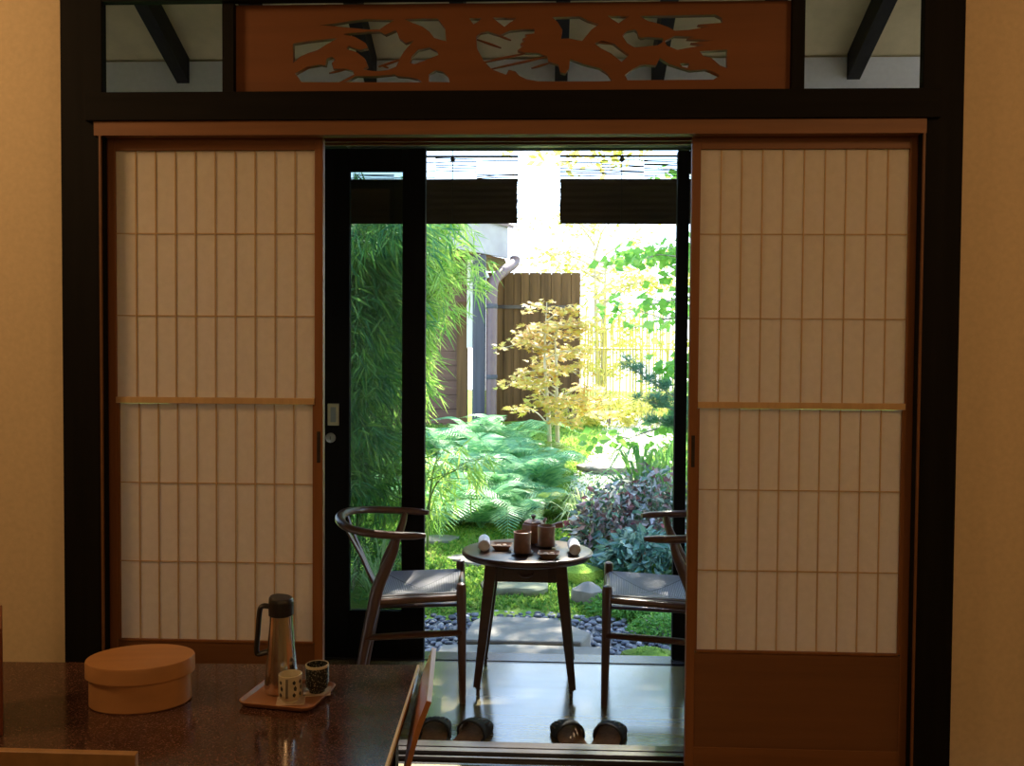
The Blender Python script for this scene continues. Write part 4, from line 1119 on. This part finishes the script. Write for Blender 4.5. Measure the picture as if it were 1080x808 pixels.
# ------------------------------------------------------------------ neighbouring garden house and fences
hs = thing('garden_house', 'brown boarded garden house with grey corner post behind the ferns', 'building', (-1.6, 11.0, .2))
def hp(x, y, z): return (x + 1.6, y - 11.0, z - .2)
def hbox(x0, x1, y0, y1, z0, z1, mb=None):
    a = hp(x0, y0, z0); b_ = hp(x1, y1, z1); return (mb or MB()).box(a[0], b_[0], a[1], b_[1], a[2], b_[2])
mb = MB()
for k in range(14):
    z = .12 + k * .19; hbox(-5.0, -1.02, 11.15 + .0, 11.2, z, z + .185, mb)
hbox(-5.0, -1.02, 11.2, 11.24, .1, 2.8, mb); mb.build('wall_boards', M['house_wall'], hs)
hbox(-.935, -.775, 10.92, 11.08, .1, 2.49).build('corner_post', M['house_post'], hs, bevel=.004)
hbox(-1.02, -.94, 11.05, 11.12, 1.30, 2.45).build('white_trim_board', M['white_trim'], hs)
hbox(-1.15, -1.02, 11.06, 11.14, .1, 1.9).build('brown_trim_board', M['fence'], hs)
A = [(-1.12, 10.35, 2.50), (-.52, 11.6, 2.53), (-.52, 11.6, 2.95), (-1.12, 10.35, 2.95)]
B = [(-5.0, 10.35, 2.50), (-1.12, 10.35, 2.50), (-1.12, 10.35, 2.95), (-5.0, 10.35, 2.95)]
mb = MB()
for Q in (A, B):
    v = [hp(*p) for p in Q]; v2 = [(p[0] - .03, p[1] + .04, p[2]) for p in v]
    mb.add(v + v2, [(0, 1, 2, 3), (7, 6, 5, 4), (0, 4, 5, 1), (1, 5, 6, 2), (2, 6, 7, 3), (3, 7, 4, 0)])
mb.build('eave_fascia', M['fascia'], hs)
mb = MB(); v = [hp(-5.2, 10.3, 2.93), hp(-1.1, 10.3, 2.93), hp(-.45, 11.65, 2.93), hp(-.45, 14, 3.3), hp(-5.2, 14, 4.0)]
mb.add(v + [(p[0], p[1], p[2] + .05) for p in v], [(4, 3, 2, 1, 0), (5, 6, 7, 8, 9)] + [(i, (i + 1) % 5, 5 + (i + 1) % 5, 5 + i) for i in range(5)])
mb.build('roof', M['pipe'], hs)
mb = MB(); v = [hp(-5.0, 10.4, 2.49), hp(-1.15, 10.4, 2.49), hp(-.56, 11.6, 2.49), hp(-.56, 13, 2.49), hp(-5.0, 13, 2.49)]
mb.add(v + [(p[0], p[1], p[2] + .03) for p in v], [(4, 3, 2, 1, 0), (5, 6, 7, 8, 9)] + [(i, (i + 1) % 5, 5 + (i + 1) % 5, 5 + i) for i in range(5)])
mb.build('soffit', M['fence'], hs)
MB().tube(catmull([hp(-.42, 11.5, 2.52), hp(-.43, 11.45, 2.44), hp(-.55, 11.1, 2.30), hp(-.665, 10.92, 2.15), hp(-.685, 10.88, 1.95)], 5) + [Vector(hp(-.685, 10.88, .1))], .068, 14).build('downspout', M['pipe'], hs, True)
for z in (.9, 1.8): MB().lathe([(.069, z - .2), (.075, z - .19), (.075, z - .15), (.069, z - .14)], 14, (hp(-.685, 10.88, 0)[0], hp(-.685, 10.88, 0)[1])).build('pipe_bracket', M['house_post'], hs, True)
MB().tube([hp(-.75, 11.0, 2.2), hp(-.87, 11.0, 2.5)], .03, 6).build('brace', M['white_trim'], hs)

bf = thing('board_fence', 'tall brown vertical board fence right of the mauve downspout', 'fence', (-.2, 12.0, .25))
rr = random.Random(3); mb = MB(); mb2 = MB(); x = -.62
while x < .62:
    w = rr.uniform(.10, .16); dy = rr.uniform(-.012, .012)
    mb.box(x + .0, x + w - .006, dy, dy + .02, 0, 1.62); mb2.box(x, x + w - .006, dy - .01, dy + .02, 1.66, 2.12); x += w
mb.box(-.62, .62, .03, .036, 0, 1.62); mb2.box(-.62, .62, .03, .036, 1.66, 2.10); mb.build('lower_boards', M['fence'], bf); mb2.build('upper_boards', M['fence'], bf)
MB().box(-.62, .62, -.03, .03, 1.615, 1.665).build('fence_rail', M['sill'], bf)
for xx in (-.6, .58): MB().box(xx - .04, xx + .04, .03, .11, -.1, 2.1).build('fence_post', M['fence'], bf)

yf = thing('bamboo_fence', 'yellow bamboo pole fence in bright sun at the back of the garden', 'fence', (.9, 12.6, .22))
rr = random.Random(5)
for k in range(34):
    x = -.62 + k * .048 + rr.uniform(-.01, .01); h = rr.uniform(1.35, 1.75)
    MB().tube([(x, 0, -.05), (x + rr.uniform(-.01, .01), 0, h * .5), (x + rr.uniform(-.02, .02), 0, h)], rr.uniform(.010, .016), 7).build('bamboo_pole', M['bamboo_pole'], yf, True)
for z in (.35, 1.1): MB().tube([(-.66, -.025, z), (1.05, -.025, z)], .016, 8).build('cross_rail', M['bamboo_pole'], yf, True)

# ------------------------------------------------------------------ light
w = bpy.data.worlds.new('World'); sc.world = w; w.use_nodes = True
nt = w.node_tree; nt.nodes.clear()
o = nt.nodes.new('ShaderNodeOutputWorld'); bg = nt.nodes.new('ShaderNodeBackground')
tc = nt.nodes.new('ShaderNodeTexCoord'); sp = nt.nodes.new('ShaderNodeSeparateXYZ')
nt.links.new(tc.outputs['Generated'], sp.inputs[0])
nt.links.new(ramp(nt, sp.outputs[2], [(0, (.95, .97, 1.)), (.22, (.52, .73, 1.)), (1, (.30, .50, 1.))]), bg.inputs[0])
bg.inputs[1].default_value = 4.6
nt.links.new(bg.outputs[0], o.inputs[0])

def light(name, kind, loc, target, energy, color, size=None, size_y=None):
    l = bpy.data.lights.new(name, kind); l.energy = energy; l.color = color
    if kind == 'AREA':
        l.size = size
        if size_y: l.shape = 'RECTANGLE'; l.size_y = size_y
    ob = bpy.data.objects.new(name, l); col.objects.link(ob); ob.location = loc
    ob.rotation_euler = (Vector(target) - Vector(loc)).to_track_quat('-Z', 'Y').to_euler()
    return ob
s = light('sun', 'SUN', (1.5, 14, 12), (0, 0, 0), 24., (1., .93, .78)); s.data.angle = R(.6)
d = Vector((-.12, -.66, -.74)); s.rotation_euler = d.to_track_quat('-Z', 'Y').to_euler()
light('room_lamp_left', 'AREA', (-2.45, 1.3, 2.6), (-1.7, 2.4, .8), 19., (1., .62, .29), .5)
light('room_fill_center', 'AREA', (-.2, -1.6, 2.1), (-.1, 2.4, .7), 10.5, (1., .62, .30), .7)  # unseen fill added behind the camera to light the screens and table
light('room_lamp_right', 'AREA', (1.9, .3, 2.6), (1.3, 2.2, .8), 15., (1., .60, .27), .6)

# ------------------------------------------------------------------ camera
cam = bpy.data.cameras.new('Camera'); co = bpy.data.objects.new('Camera', cam); col.objects.link(co)
yaw, pitch, roll = 0.03883734, -0.02853341, 0.00694784
F = Vector((-math.sin(yaw) * math.cos(pitch), math.cos(yaw) * math.cos(pitch), math.sin(pitch)))
Rt = Vector((math.cos(yaw), math.sin(yaw), 0)); U = Rt.cross(F)
c_, s_ = math.cos(roll), math.sin(roll)
R2 = Rt * c_ + U * s_; U2 = U * c_ - Rt * s_
mw = Matrix(((R2.x, U2.x, -F.x, 0), (R2.y, U2.y, -F.y, 0), (R2.z, U2.z, -F.z, 1.165), (0, 0, 0, 1)))
co.matrix_world = mw
cam.sensor_width = 36; cam.lens = 36 * 900 / 1080
cam.clip_start = .05
sc.camera = co
sc.view_settings.view_transform = 'Standard'
sc.view_settings.look = 'None'
sc.view_settings.exposure = 0
sc.cycles.use_denoising = True
sc.cycles.max_bounces = 10
sc.cycles.transparent_max_bounces = 16
sc.cycles.sample_clamp_indirect = 6
sc.cycles.caustics_reflective = False
sc.cycles.caustics_refractive = False
